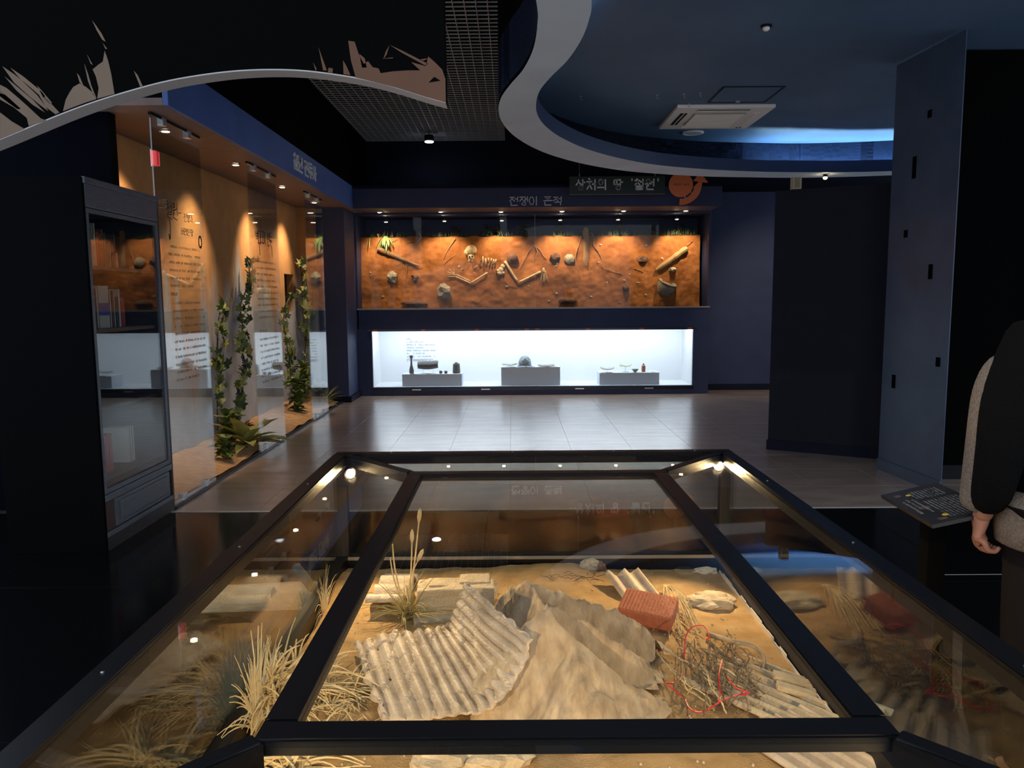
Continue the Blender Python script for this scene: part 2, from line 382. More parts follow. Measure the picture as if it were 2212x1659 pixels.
# niche wall with stained plaster
def niche_mat():
    m = bpy.data.materials.new('stained_plaster'); m.use_nodes = True; nt = m.node_tree; N = nt.nodes; L = nt.links; b = N['Principled BSDF']
    g = N.new('ShaderNodeNewGeometry'); sp = N.new('ShaderNodeSeparateXYZ'); L.new(g.outputs['Position'], sp.inputs[0])
    mp = N.new('ShaderNodeMapping'); mp.inputs['Scale'].default_value = (1.5, 1.5, .22); L.new(g.outputs['Position'], mp.inputs['Vector'])
    nz = N.new('ShaderNodeTexNoise'); nz.inputs['Scale'].default_value = 1.6; nz.inputs['Detail'].default_value = 7; L.new(mp.outputs[0], nz.inputs['Vector'])
    n2_ = N.new('ShaderNodeTexNoise'); n2_.inputs['Scale'].default_value = 6; n2_.inputs['Detail'].default_value = 8; L.new(g.outputs['Position'], n2_.inputs['Vector'])
    # bare grey plaster creeps up from the ground
    a = N.new('ShaderNodeMath'); a.operation = 'MULTIPLY_ADD'; L.new(nz.outputs[0], a.inputs[0]); a.inputs[1].default_value = 4.2; a.inputs[2].default_value = -.62
    s = N.new('ShaderNodeMath'); s.operation = 'SUBTRACT'; L.new(a.outputs[0], s.inputs[0]); L.new(sp.outputs['Z'], s.inputs[1])
    cl = N.new('ShaderNodeMapRange'); L.new(s.outputs[0], cl.inputs[0]); cl.inputs[1].default_value = -.15; cl.inputs[2].default_value = .25
    r1 = N.new('ShaderNodeValToRGB'); L.new(n2_.outputs[0], r1.inputs[0]); r1.color_ramp.elements[0].color = (.33, .145, .045, 1); r1.color_ramp.elements[1].color = (.52, .27, .10, 1)
    r2 = N.new('ShaderNodeValToRGB'); L.new(n2_.outputs[0], r2.inputs[0]); r2.color_ramp.elements[0].color = (.30, .29, .30, 1); r2.color_ramp.elements[1].color = (.52, .51, .53, 1)
    mx = N.new('ShaderNodeMixRGB'); L.new(cl.outputs[0], mx.inputs[0]); L.new(r1.outputs[0], mx.inputs[1]); L.new(r2.outputs[0], mx.inputs[2])
    L.new(mx.outputs[0], b.inputs['Base Color']); b.inputs['Roughness'].default_value = .85
    bp = N.new('ShaderNodeBump'); bp.inputs['Strength'].default_value = .25; bp.inputs['Distance'].default_value = .01; L.new(n2_.outputs[0], bp.inputs['Height']); L.new(bp.outputs[0], b.inputs['Normal'])
    return m
NICHE = niche_mat()
bm = BM()
WY0, WY1, WZ0, WZ1 = 10.66, 11.12, 1.36, 1.89      # dark opening in the plaster
for a, b in [((XN - .1, 5.68, 0), (XN, WY0, ZS)), ((XN - .1, WY1, 0), (XN, YF, ZS)), ((XN - .1, WY0, 0), (XN, WY1, WZ0)), ((XN - .1, WY0, WZ1), (XN, WY1, ZS))]: box(bm, a, b)
nw = struct('wall_niche', bm, NICHE, 'stained orange and grey plaster wall of the niche')
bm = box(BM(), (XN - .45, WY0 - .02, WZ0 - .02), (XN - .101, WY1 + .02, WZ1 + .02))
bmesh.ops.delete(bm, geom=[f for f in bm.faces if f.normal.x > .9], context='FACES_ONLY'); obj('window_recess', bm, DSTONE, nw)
struct('wall_niche_end', box(BM(), (XN, 11.35, 0), (-2.845, 11.45, ZS)), NICHE, 'plaster end wall of the niche')
struct('wall_pilaster', box(BM(), (-2.845, 11.40, 0), (-2.435, YF + .3, ZS), .004), NAVY, 'navy pilaster between niche and built-in cases')
struct('baseboard_pilaster', box(BM(), (-2.857, 11.388, 0), (-2.398, YF, .09)), NAVYD, 'baseboard of the navy pilaster')
def nsand(u, v):
    x = XN + .004 + u * (XG - .05 - XN); y = 5.69 + v * (11.34 - 5.69)
    return Vector((x, y, .02 + .11 * (1 - u) + .025 * noise.noise(Vector((x * 4, y * 4, 0)))))
bm = BM(); grid_surf(bm, nsand, 14, 90)
tag(obj('niche_sand', bm, mat('niche_sand_m', (.40, .22, .10), .95, rgb2=(.56, .34, .17), vscale=14, bump=.5, bscale=120), smooth=True), 'orange sand bed along the foot of the niche', 'sand', kind='stuff')

# ---- header over the built-in cases
struct('wall_header', box(BM(), (XFA, 11.50, ZS), (3.10, 11.56, 3.14), .003), NAVY, 'navy header above the built-in cases')
struct('ceiling_header', box(BM(), (XFA, 11.5, 3.141), (3.10, YB, 3.18)), NAVYD, 'dark top of the header')
struct('ceiling_case_soffit', box(BM(), (XFA, 11.561, ZS), (3.10, YF - .03, ZS + .04)), mat('case_soffit_navy', (.05, .06, .11), .5), 'navy soffit in front of the soil case')

# ================================================================== LAMPS
def spot(name, loc, direction, power, label, group, angle=70, blend=.6, col=(1, .74, .46), r=.028, lens=WARML, cat='spotlight', housing=True, size=.03):
    t = thing(name, label, cat, loc, group); L0 = Vector(loc)
    obj('trim_ring', lathe(BM(), [(r * 1.55, 0), (r * 1.55, .012), (r * 1.1, .014), (r * 1.05, 0)], L0 - Vector((0, 0, .014)), 16, False), STEEL, t)
    obj('lens', lathe(BM(), [(.001, -.002), (r, 0), (r, .008), (.001, .009)], L0 - Vector((0, 0, .016)), 14), lens, t)
    ld = bpy.data.lights.new('spot_light', 'SPOT'); ld.energy = power; ld.color = col; ld.spot_size = R_(angle); ld.spot_blend = blend; ld.shadow_soft_size = size
    lo = bpy.data.objects.new('spot_light', ld); COL.objects.link(lo); lo.parent = t; lo.location = (0, 0, -.035)
    lo.rotation_euler = Vector(direction).to_track_quat('-Z', 'Y').to_euler()
    return t
# ================================================================== SOIL CASE (skeleton)
X0, X1 = -2.41, 3.085
ZA0, ZA1 = 1.372, 2.83
sc = thing('soil_case', 'built-in navy wall case with a glazed soil cross-section', 'display case', (0, YF, 0))
bm = BM()
for a, b in [((X0, YF, 1.06), (3.12, YB, ZA0)), ((X1, YF, ZA0), (3.12, YB, ZS)), ((X0 - .02, YF, ZA0), (X0 + .0, YB, ZS)), ((X0, YF, ZA1), (X1, YF + .04, ZS)), ((X0, YF + .04, ZS - .03), (X1, YB, ZS)), ((X0, YB - .03, ZA0), (X1, YB, ZS - .03))]: box(bm, a, b)
obj('casing', bm, NAVY, sc)
obj('sill', box(BM(), (X0 - .02, YF - .03, ZA0 - .012), (X1 + .03, YF + .03, ZA0 + .012), .003), mat('sill_metal', (.30, .27, .27), .4, metal=.4), sc)
for a, b in ((X0 + .002, .372), (.376, X1 - .002)):
    obj('glass_pane', box(BM(), (a, YF + .045, ZA0 + .014), (b, YF + .053, ZA1 - .001)), GLASSD, sc)
obj('glass_joint', box(BM(), (.3725, YF + .044, ZA0 + .014), (.3755, YF + .054, ZA1)), mat('joint_silicone', (.6, .5, .45), .5), sc)
YS = YF + .36
def soil_fn(u, v):
    x = X0 + u * (X1 - .05 - X0); z = ZA0 + .0 + v * (2.52 - ZA0)
    d = .02 * noise.noise(Vector((x * 5, z * 5, 1))) + .012 * noise.noise(Vector((x * 17, z * 17, 4))) + .05 * noise.noise(Vector((x * 1.3, z * 1.3, 7)))
    zz = z + (.025 * noise.noise(Vector((x * 6, 3, 0))) if v > .99 else 0)
    return Vector((x, YS - d - (.05 * (1 - v) ** 3), zz))
bm = BM(); V = grid_surf(bm, soil_fn, 220, 50)
for i in range(220):     # top of the soil, running back
    a, b = V[i][50], V[i + 1][50]
    c = bm.verts.new(b.co + Vector((0, .36, .03))); d = bm.verts.new(a.co + Vector((0, .36, .03))); bm.faces.new((b, a, d, c))
so_o = obj('soil_bank', bm, SOIL, sc, smooth=True)
for p in so_o.data.polygons: p.flip()
def soil_y(x, z):
    u = (x - X0) / (X1 - .05 - X0); v = (z - ZA0) / (2.52 - ZA0); return soil_fn(min(max(u, 0), 1), min(max(v, 0), .98)).y
def on_soil(px, py, off=0.0):
    p = at_y(px, py, YS)
    for _ in range(3): p = at_y(px, py, soil_y(p.x, p.z) - off)
    return p
LAMPLM = ['wooden stick', 'hand bones', 'pelvis', 'dark lump', 'dark stub', 'clay pot']
for i, (px, py) in enumerate([(820, 457), (952, 456), (1082, 456), (1214, 455), (1347, 454), (1481, 454)]):
    p = at_z(px, py, ZS); p.y = min(p.y, YF - .1)
    spot('soffit_downlight', (p.x, p.y, ZS), (0, .62, -1), P_SOFFIT, 'small warm downlight in the navy soffit over the ' + LAMPLM[i], 'downlights in the header soffit', angle=80)
for i, (px, py) in enumerate([(834, 478), (960, 476), (1084, 475), (1210, 474), (1335, 473), (1462, 472)]):
    p = at_y(px, py, YF + .12)
    t = spot('case_spotlight', (p.x, p.y, p.z), (0, .22, -1), P_SOIL, 'small warm spotlight on a stem inside the soil case over the ' + LAMPLM[i], 'spotlights inside the soil case', angle=95, blend=.5, r=.022, size=.015)
    obj('stem', tube(BM(), [p + Vector((0, 0, .0)), (p.x, p.y, ZS - .03)], .006, 6), BLACKM, t)

LANDMARKS = [('wooden stick', 860, 556), ('pale angular stone', 847, 598), ('long flat dark stone', 895, 656), ('pale stone under the arm', 960, 631), ('skull', 1018, 545), ('ribs', 1058, 565), ('upper arm bone', 1036, 600), ('hand bones', 972, 588), ('pelvis', 1082, 585), ('thigh bone', 1104, 590), ('rusted cap', 1108, 558), ('shin bone', 1145, 598), ('foot bones', 1175, 598), ('dark lump', 1199, 556), ('round pale stone', 1230, 560), ('upright post', 1266, 533), ('dark wedge-shaped stone', 1226, 650), ('pointed shard', 1388, 561), ('driftwood log', 1450, 560), ('clay pot', 1437, 622), ('dark stub', 1352, 622), ('fern', 835, 505)]
def near(px, py):
    nm, lx, ly = min(LANDMARKS, key=lambda q: (q[1] - px) ** 2 + (q[2] - py) ** 2)
    return ('above the ' if ly - py > abs(lx - px) * .6 else 'below the ' if py - ly > abs(lx - px) * .6 else 'level with the ') + nm
# ---- skeleton
sk = thing('skeleton', 'pale human skeleton lying spread in the red soil bank', 'skeleton', tuple(on_soil(1060, 570)))
def bone(name, a, b, r, knob=1.7, bend=0.0, lab=None):
    a, b = Vector(a), Vector(b); n = 9; pts = []; rr = []
    for i in range(n):
        t = i / (n - 1); q = a.lerp(b, t) + Vector((0, -bend * math.sin(math.pi * t), bend * .5 * math.sin(math.pi * t))); pts.append(q)
        e = abs(t - .5) * 2; rr.append(r * (1 + (knob - 1) * max(0, (e - .72) / .28)) * (.55 if e > .99 else 1))
    return obj(name, tube(BM(), pts, rr, 10), BONE, sk, smooth=True, label=lab)
B = lambda px, py, o=.03: on_soil(px, py, o)
# skull
c = B(1018, 545, .04); s = 12.2 / FPX
bm = BM(); blob(bm, c + Vector((0, 0, .03)), (.088, .085, .088), .05, 1.5, 4, 2)
for v in bm.verts:       # flatten towards the face, eye sockets
    q = v.co - c
    if q.z < -.02: v.co.x = c.x + .0 + (q.x) * .8
skl = obj('skull', bm, BONE, sk, smooth=True)
bm = BM(); blob(bm, c + Vector((-.055, .01, .0)), (.06, .06, .065), .08, 2, 3, 4); obj('temporal_bone', bm, BONE, skl, smooth=True)
bm = BM(); blob(bm, c + Vector((-.005, -.03, -.085)), (.05, .05, .055), .18, 3, 3, 5); obj('face_bone', bm, BONE, skl, smooth=True)
bm = BM(); blob(bm, c + Vector((-.012, -.03, -.135)), (.036, .04, .028), .2, 4, 3, 6); obj('jaw', bm, BONE, skl, smooth=True)
for dx, dz, r in ((-.028, -.072, .017), (.02, -.066, .017), (-.004, -.1, .009), (-.008, -.128, .012)):
    bm = BM(); blob(bm, c + Vector((dx, -.074, dz)), (r, .012, r), .1, 2, 2, 1); obj('eye_socket' if r > .014 else 'nose_hole', bm, DSTONE, skl, smooth=True)
for (ax, ay, bx, by) in [(1043, 554, 1043, 571), (1049, 558, 1049, 576), (1055, 558, 1055, 569), (1062, 559, 1060, 570), (1067, 560, 1065, 573), (1072, 560, 1069, 573)]:
    bone('rib', B(ax, ay), B(bx, by), .012, .8, .03)
bone('clavicle', B(1023, 580), B(1031, 573), .009, 1.1)
bone('humerus', B(1018, 611), B(1053, 589), .014, 2.0)
bone('radius', B(1017, 608), B(986, 593), .009, 1.3); bone('ulna', B(1019, 613), B(985, 598), .009, 1.3)
for i, (ex, ey) in enumerate([(966, 587), (966, 593), (970, 581), (980, 580)]):
    bone('finger_bone', B(986 - i * 1.2, 594 - (1 if i > 1 else 0)), B(ex, ey), .0055, 1.4)
bone('finger_bone', B(987, 597), B(968, 598), .0055, 1.4)
bm = BM()
for px, py, r in [(1078, 590, .035), (1082, 583, .045), (1086, 576, .038), (1076, 585, .03), (1086, 590, .028), (1080, 591, .03)]: blob(bm, B(px, py, .02), (r, .025, r), .35, 4, 3, px)
obj('pelvis', bm, BONE, sk, smooth=True)
bone('femur', B(1090, 564, .03), B(1118, 609, .03), .021, 1.9)
bone('tibia', B(1121, 610, .04), B(1168, 587, .03), .018, 1.9)
for i, (ax, ay, bx, by) in enumerate([(1172, 585, 1168, 608), (1174, 585, 1174, 610), (1176, 584, 1177, 609), (1178, 585, 1182, 602)]): bone('toe_bone', B(ax, ay), B(bx, by), .006, 1.5)
bm = BM(); blob(bm, B(1174, 584, .03), (.022, .02, .045), .25, 4, 3, 3); obj('heel_bone', bm, BONE, sk, smooth=True)
# rocks, wood, rusty things in the soil
def rock(px, py, wpx, hpx, m, label, name='rock', cat='rock', amp=.6, dy=.06, seed=0, lift=.02, grp=None, sub=2):
    p = on_soil(px, py, lift); k = p.y / FPX; bm = BM()
    blob(bm, p, (wpx * k / 2, dy, hpx * k / 2), amp, 2.2, sub, seed + px)
    return tag(obj(name, bm, m), label, cat, grp)
rock(847, 598, 20, 26, STONE, 'pale angular stone in the soil above the brown flat stone', seed=1)
rock(960, 631, 32, 30, STONE, 'pale angular stone in the soil below the arm bones', seed=2, dy=.09)
rock(1230, 560, 22, 22, STONE, 'round pale stone in the soil beside the upright post', seed=3, amp=.25)
rock(1453, 582, 16, 10, STONE, 'small pale stone in the soil above the half-buried pot', seed=4)
rock(895, 656, 56, 14, DSTONE, 'long flat dark stone jutting from the soil', seed=5, dy=.10, amp=.2)
rock(1226, 650, 40, 16, DSTONE, 'dark wedge-shaped stone low in the soil under the upright post', seed=6, dy=.1, amp=.2)
rock(896, 599, 16, 14, DSTONE, 'small round dark stone beside the pale angular stone', seed=7)
rock(1199, 556, 22, 18, DSTONE, 'dark lump in the soil left of the round pale stone', seed=8, amp=.3)
rock(1388, 561, 26, 16, DSTONE, 'dark pointed shard in the soil beside the driftwood log', seed=9, amp=.4)
rock(1352, 622, 14, 16, DSTONE, 'small dark stub sticking out of the soil', seed=10, amp=.4)
for i, (px, py) in enumerate([(800, 589), (827, 641), (877, 571), (999, 582), (992, 576), (1095, 619), (1142, 618), (1203, 570), (1202, 575), (1297, 529), (1397, 530), (1293, 567), (1360, 593), (1348, 606), (1202, 634), (1338, 653), (1325, 667), (1276, 641), (1152, 532), (1430, 559), (1311, 611), (1378, 611), (1395, 637), (1186, 650)]):
    rock(px, py, 5 + (i * 7) % 4, 4 + (i * 5) % 3, STONE, 'tiny pale pebble stuck in the red soil ' + near(px, py), 'pebble', 'pebble', .3, .015, i, .0, 'pebbles in the soil bank', 1)
def log(px0, py0, px1, py1, r0, r1, m, label, cat='log', name='log', wob=.012):
    a, b = on_soil(px0, py0, .03), on_soil(px1, py1, .03); n = 14; pts, rr = [], []
    for i in range(n):
        t = i / (n - 1); q = a.lerp(b, t); q += Vector((noise.noise(Vector((t * 4, px0, 0))), -.3, noise.noise(Vector((0, t * 4, px0))))) * wob
        pts.append(q); rr.append((r0 + (r1 - r0) * t) * (1 + .3 * noise.noise(Vector((t * 7, px1, 2)))) * (.6 if i in (0, n - 1) else 1))
    return tag(obj(name, tube(BM(), pts, rr, 9), m, smooth=False), label, cat)
g = log(816, 538, 907, 575, .045, .014, WOOD, 'rotten wooden rifle-shaped stick tapering to a thin end', 'stick', 'wooden_stick')
log(1266, 492, 1265, 574, .05, .036, mat('grey_wood', (.26, .15, .075), .85, rgb2=(.42, .27, .14), vscale=20, stretch=(12, 3, 1), bump=.6, bscale=40), 'upright weathered wooden post in the soil bank', 'post', 'wooden_post')
log(1418, 583, 1484, 536, .034, .052, mat('driftwood', (.36, .22, .09), .8, rgb2=(.52, .36, .17), vscale=16, stretch=(6, 6, 1), bump=.5), 'light driftwood log lying aslant in the soil')
# rusty helmet and half-buried pot
p = on_soil(1108, 558, .02)
bm = BM(); lathe(bm, [(.005, .07), (.05, .06), (.068, .03), (.075, 0), (.092, -.012), (.095, -.02), (.07, -.018), (.05, .01), (.03, .012), (.005, .01)], (0, 0, 0), 18, True)
bmesh.ops.transform(bm, matrix=Matrix.Translation(p) @ Matrix.Rotation(R_(70), 4, 'X') @ Matrix.Rotation(R_(20), 4, 'Y'), verts=bm.verts)
tag(obj('rusty_cap', bm, DSTONE, smooth=True), 'rusted round cap with hollow rim in the soil beside the thigh bone', 'cap')
p = on_soil(1437, 622, .03)
pot = thing('clay_pot', 'half-buried grey clay pot jutting from the soil', 'pot', tuple(p))
M4 = Matrix.Translation(p + Vector((0, .02, -.02))) @ Matrix.Rotation(R_(20), 4, 'X') @ Matrix.Rotation(R_(20), 4, 'Y')
bm = BM(); lathe(bm, [(.07, -.10), (.11, -.07), (.14, 0), (.15, .06), (.135, .10)], (0, 0, 0), 22, True); bmesh.ops.transform(bm, matrix=M4, verts=bm.verts); obj('body', bm, mat('grey_clay', (.20, .17, .13), .8, rgb2=(.33, .29, .22), vscale=20, bump=.3), pot, smooth=True)
bm = BM(); lathe(bm, [(.135, .10), (.155, .11), (.158, .125), (.13, .13), (.10, .12), (.095, .06)], (0, 0, 0), 22, False); bmesh.ops.transform(bm, matrix=M4, verts=bm.verts); obj('rim', bm, mat('grey_clay', (.2, .17, .13)), pot, smooth=True)
# roots
ROOTS = [[(905, 504), (910, 513), (903, 520), (888, 523), (878, 526)], [(910, 513), (899, 524), (896, 530)], [(984, 515), (970, 535), (962, 550), (958, 560)], [(816, 505), (818, 515), (815, 535), (812, 552)], [(1278, 503), (1283, 515), (1282, 530), (1293, 545), (1300, 560)], [(1256, 510), (1248, 535), (1243, 560), (1250, 585), (1258, 605)], [(1152, 510), (1156, 530), (1165, 540), (1180, 560)], [(1152, 530), (1140, 545), (1130, 565), (1122, 580)], [(1154, 530), (1160, 545), (1152, 565)], [(880, 572), (878, 590), (874, 620)], [(1090, 600), (1095, 612), (1110, 618), (1120, 622)], [(1495, 520), (1487, 528), (1478, 536)], [(1370, 580), (1390, 588), (1388, 598)], [(1205, 515), (1202, 530), (1199, 545)], [(850, 535), (845, 525), (862, 515)], [(960, 600), (958, 575), (970, 560), (985, 550)], [(1020, 648), (1033, 652), (1042, 641)], [(942, 635), (955, 655), (970, 668)], [(1060, 625), (1068, 638)], [(1300, 575), (1320, 585), (1345, 592)]]
rgrp = None
for i, R0 in enumerate(ROOTS):
    pts = spline([on_soil(x, y, .012) for x, y in R0], 5 * len(R0))
    n = len(pts); bm = tube(BM(), [p + Vector((.008 * noise.noise(p * 20), 0, .008 * noise.noise(p * 23))) for p in pts], [(.010 if i < 9 else .0065) * (1 - .6 * k / n) for k in range(n)], 5)
    tag(obj('root', bm, ROOT), 'thin brown root trailing over the red soil ' + near(*R0[len(R0) // 2]), 'root', 'roots in the soil bank')
# plants on top of the soil
def leaf_mesh(name, L_, w, fold=.2, droop=.3, m=LEAF, n=5):
    bm = BM(); mid, lf, rt = [], [], []
    for i in range(n + 1):
        t = i / n; ww = w * math.sin(math.pi * min(1, t * .9 + .06)) ** .8 * (1 if i < n else .05)
        z = -droop * L_ * t * t
        mid.append(bm.verts.new((0, L_ * t, z))); lf.append(bm.verts.new((-ww / 2, L_ * t, z + fold * ww))); rt.append(bm.verts.new((ww / 2, L_ * t, z + fold * ww)))
    for i in range(n):
        bm.faces.new((lf[i], mid[i], mid[i + 1], lf[i + 1])); bm.faces.new((mid[i], rt[i], rt[i + 1], mid[i + 1]))
    me = bpy.data.meshes.new(name); bm.to_mesh(me); bm.free(); me.materials.append(m)
    for p_ in me.polygons: p_.use_smooth = True
    return me
def ivy_mesh(name, s, m):
    bm = BM(); c0 = bm.verts.new((0, 0, 0)); pr = []
    for a, r in [(-150, .45), (-115, .75), (-80, .5), (-55, .9), (-25, .55), (0, 1.15), (25, .55), (55, .9), (80, .5), (115, .75), (150, .45)]:
        t = R_(a); pr.append(bm.verts.new((math.sin(t) * r * s, math.cos(t) * r * s + .3 * s, -.18 * s * r * r + .06 * s)))
    for i in range(len(pr) - 1): bm.faces.new((c0, pr[i + 1], pr[i]))
    me = bpy.data.meshes.new(name); bm.to_mesh(me); bm.free(); me.materials.append(m); return me
LM_long = leaf_mesh('blade_leaf', .26, .035, .2, .5, LEAFD); LM_fern = leaf_mesh('fern_leaf', .26, .05, .25, .4, mat('fern_green', (.10, .17, .05), .5, rgb2=(.18, .24, .08), vscale=15)); LM_hosta = leaf_mesh('broad_leaf', .30, .11, .22, .55, LEAFY); LM_small = leaf_mesh('small_leaf', .07, .04, .2, .2, LEAF)
LM_grass = leaf_mesh('grass_leaf', .3, .016, .2, .6, LEAFY); LM_dk = leaf_mesh('dark_small_leaf', .10, .05, .2, .3, LEAFD)
IV = [ivy_mesh('ivy_leaf', .042, LEAF), ivy_mesh('ivy_leaf', .042, LEAFY), ivy_mesh('ivy_leaf', .042, LEAFD)]
def leafobj(me, parent, loc, rot, s=1.0):
    o = bpy.data.objects.new('leaf', me); COL.objects.link(o); o.parent = parent; o.location = loc; o.rotation_euler = rot; o.scale = (s, s, s); return o
def rosette(name, label, base, me, n, tilt=(25, 70), s=(.7, 1.1), group=None, cat='plant', yaw=(0, 360), seed=0, stemh=0.0):
    rnd = random.Random(seed); t = thing(name, label, cat, base, group)
    obj('crown', blob(BM(), Vector(base) + Vector((0, 0, stemh * .5)), (.012, .012, .012 + stemh * .5), .2, 3, 1, seed), STEM, t)
    for i in range(n):
        yw = yaw[0] + (yaw[1] - yaw[0]) * (i + rnd.random() * .7) / n; ti = rnd.uniform(*tilt)
        leafobj(me, t, (0, 0, stemh * rnd.random()), (R_(ti), 0, R_(yw)), rnd.uniform(*s))
    return t
topz = 2.52
G_ = 'plants growing on top of the soil bank'
def top_at(px, yo=.06): p = at_y(px, 505, YS + yo); return (p.x, p.y, topz + .02)
for i, (px, me, n, lab) in enumerate([(832, LM_fern, 20, 'green fern hanging over the soil edge at the pilaster end'), (1210, LM_dk, 16, 'feathery dark shrub on the soil beside the upright post'), (1262, LM_long, 14, 'strap-leaved plant arching behind the upright post'), (1292, LM_long, 12, 'strap-leaved plant arching to the right of the upright post'), (1055, LM_dk, 16, 'leafy dark plant on the soil above the ribs'), (1075, LM_dk, 14, 'leafy dark plant on the soil above the pelvis'), (1406, LM_dk, 12, 'small dark shrub on the soil above the pointed shard'), (1465, LM_dk, 14, 'dark shrub on the soil above the driftwood log'), (985, LM_dk, 12, 'dark shrub on the soil above the skull'), (905, LM_dk, 12, 'dark shrub on the soil above the forked root'), (1130, LM_dk, 14, 'dark shrub on the soil beside the glass joint'), (1340, LM_dk, 12, 'low dark shrub on the soil right of the strap-leaved plants'), (800, LM_grass, 8, 'thin grass clump on the soil beside the fern')]):
    base = top_at(px, .03 if me is LM_fern else .08)
    rosette('soil_plant', lab, base, me, n, (-35, 60) if me is not LM_fern else (-80, -20), (.7, 1.2), G_, seed=i + 40, stemh=.0 if me in (LM_long, LM_fern, LM_grass) else .16, yaw=(0, 360) if me is not LM_fern else (120, 250))
bm = BM(); rnd = random.Random(5)
for i in range(900):
    x = rnd.uniform(X0 + .02, X1 - .1); y = YS + rnd.uniform(-.03, .22); h_ = rnd.uniform(.03, .12); dx, dy = rnd.uniform(-.04, .04), rnd.uniform(-.05, .03)
    a = bm.verts.new((x - .004, y, topz)); b = bm.verts.new((x + .004, y, topz)); c = bm.verts.new((x + dx, y + dy, topz + h_)); bm.faces.new((a, b, c))
tag(obj('turf', bm, LEAFD, sc), kind='stuff')

# ================================================================== WHITE SHOWCASE
U0, U1, ZW0, ZW1, ZC = -2.21, 2.87, .135, 1.022, 1.055
wc = thing('white_showcase', 'brightly lit white wall showcase under the soil case', 'display case', (0, YF, 0))
bm = BM()
for a, b in [((X0 - .02, YF, 0), (U0, YB, 1.059)), ((U1, YF, 0), (3.12, YB, 1.059)), ((U0, YF, 0), (U1, YF + .05, ZW0 - .001)), ((U0, YF, ZW1), (U1, YF + .05, 1.059))]: box(bm, a, b)
obj('casing', bm, NAVY, wc)
WI = mat('showcase_white', (.82, .85, .88), .7)
bm = BM()
quad(bm, [(U0, YF + .05, ZW0), (U1, YF + .05, ZW0), (U1, YB - .01, ZW0), (U0, YB - .01, ZW0)])
quad(bm, [(U0, YB - .01, ZW0), (U1, YB - .01, ZW0), (U1, YB - .01, ZC), (U0, YB - .01, ZC)])
quad(bm, [(U0 + .001, YF + .05, ZW0), (U0 + .001, YB - .01, ZW0), (U0 + .001, YB - .01, ZC), (U0 + .001, YF + .05, ZC)])
quad(bm, [(U1 - .001, YB - .01, ZW0), (U1 - .001, YF + .05, ZW0), (U1 - .001, YF + .05, ZC), (U1 - .001, YB - .01, ZC)])
quad(bm, [(U0, YB - .01, ZC), (U1, YB - .01, ZC), (U1, YF + .05, ZC), (U0, YF + .05, ZC)])
obj('white_lining', bm, WI, wc)
UM = (U0 + U1) / 2
CASEL = emat('case_tube', (.80, .91, 1.0), 44.0)
for k, (a, b) in enumerate(((U0 + .04, UM - .03), (UM + .03, U1 - .04))):
    tb = obj('light_tube', tube(BM(), [(a, YF + .19, ZC - .014), (b, YF + .19, ZC - .014)], .012, 8), CASEL, wc)
    obj('tube_holder', box(BM(), (a - .03, YF + .175, ZC - .024), (a, YF + .205, ZC - .001)), WHITE, tb)
    ld = bpy.data.lights.new('case_light', 'AREA'); ld.shape = 'RECTANGLE'; ld.size = b - a; ld.size_y = .13; ld.energy = P_CASE; ld.color = (.86, .94, 1.0)
    lo = bpy.data.objects.new('case_light', ld); COL.objects.link(lo); lo.parent = wc; lo.location = ((a + b) / 2, .34, ZC - .008)
    obj('light_diffuser', box(BM(), (a, YF + .26, ZC - .006), (b, YF + .42, ZC - .0005)), WHITE, wc)
for a, b in ((U0 + .002, UM - .002), (UM + .002, U1 - .002)):
    pn = obj('glass_door', box(BM(), (a, YF + .018, ZW0), (b, YF + .026, ZW1)), GLASSD, wc)
bm = box(BM(), (U0 - .06, YF - .014, ZW1 + .004), (U1 + .06, YF - .001, ZW1 + .034), .002); obj('top_rail', bm, mat('rail_navy', (.06, .06, .09), .3, metal=.5), wc)
obj('bottom_rail', box(BM(), (U0 - .02, YF - .014, ZW0 - .06), (U1 + .02, YF - .001, ZW0 - .004), .002), mat('rail_dark', (.02, .022, .04), .3, metal=.4), wc)
STK = mat('orange_sticker', (.75, .16, .05), .6)
for px in (810, 914, 1030, 1138, 1161, 1270, 1386, 1490):
    p = at_y(px, 714 - (px - 810) * .007, YF - .015); bm = BM()
    box(bm, (p.x - .038, YF - .0165, p.z + .004), (p.x + .038, YF - .0145, p.z + .011)); box(bm, (p.x - .03, YF - .0165, p.z - .012), (p.x + .03, YF - .0145, p.z - .006))
    for k in range(4): box(bm, (p.x - .028 + k * .016, YF - .0165, p.z - .006), (p.x - .020 + k * .016, YF - .0145, p.z + .018 - .004 * (k % 2)))
    obj('orange_sticker', bm, STK, wc)
for px in (900, 1049, 1252, 1402):
    p = at_y(px, 842 - (px - 900) * .007, YF - .02); obj('latch', box(BM(), (p.x - .07, YF - .024, p.z - .009), (p.x + .07, YF - .0145, p.z + .009), .002), STEEL, wc)
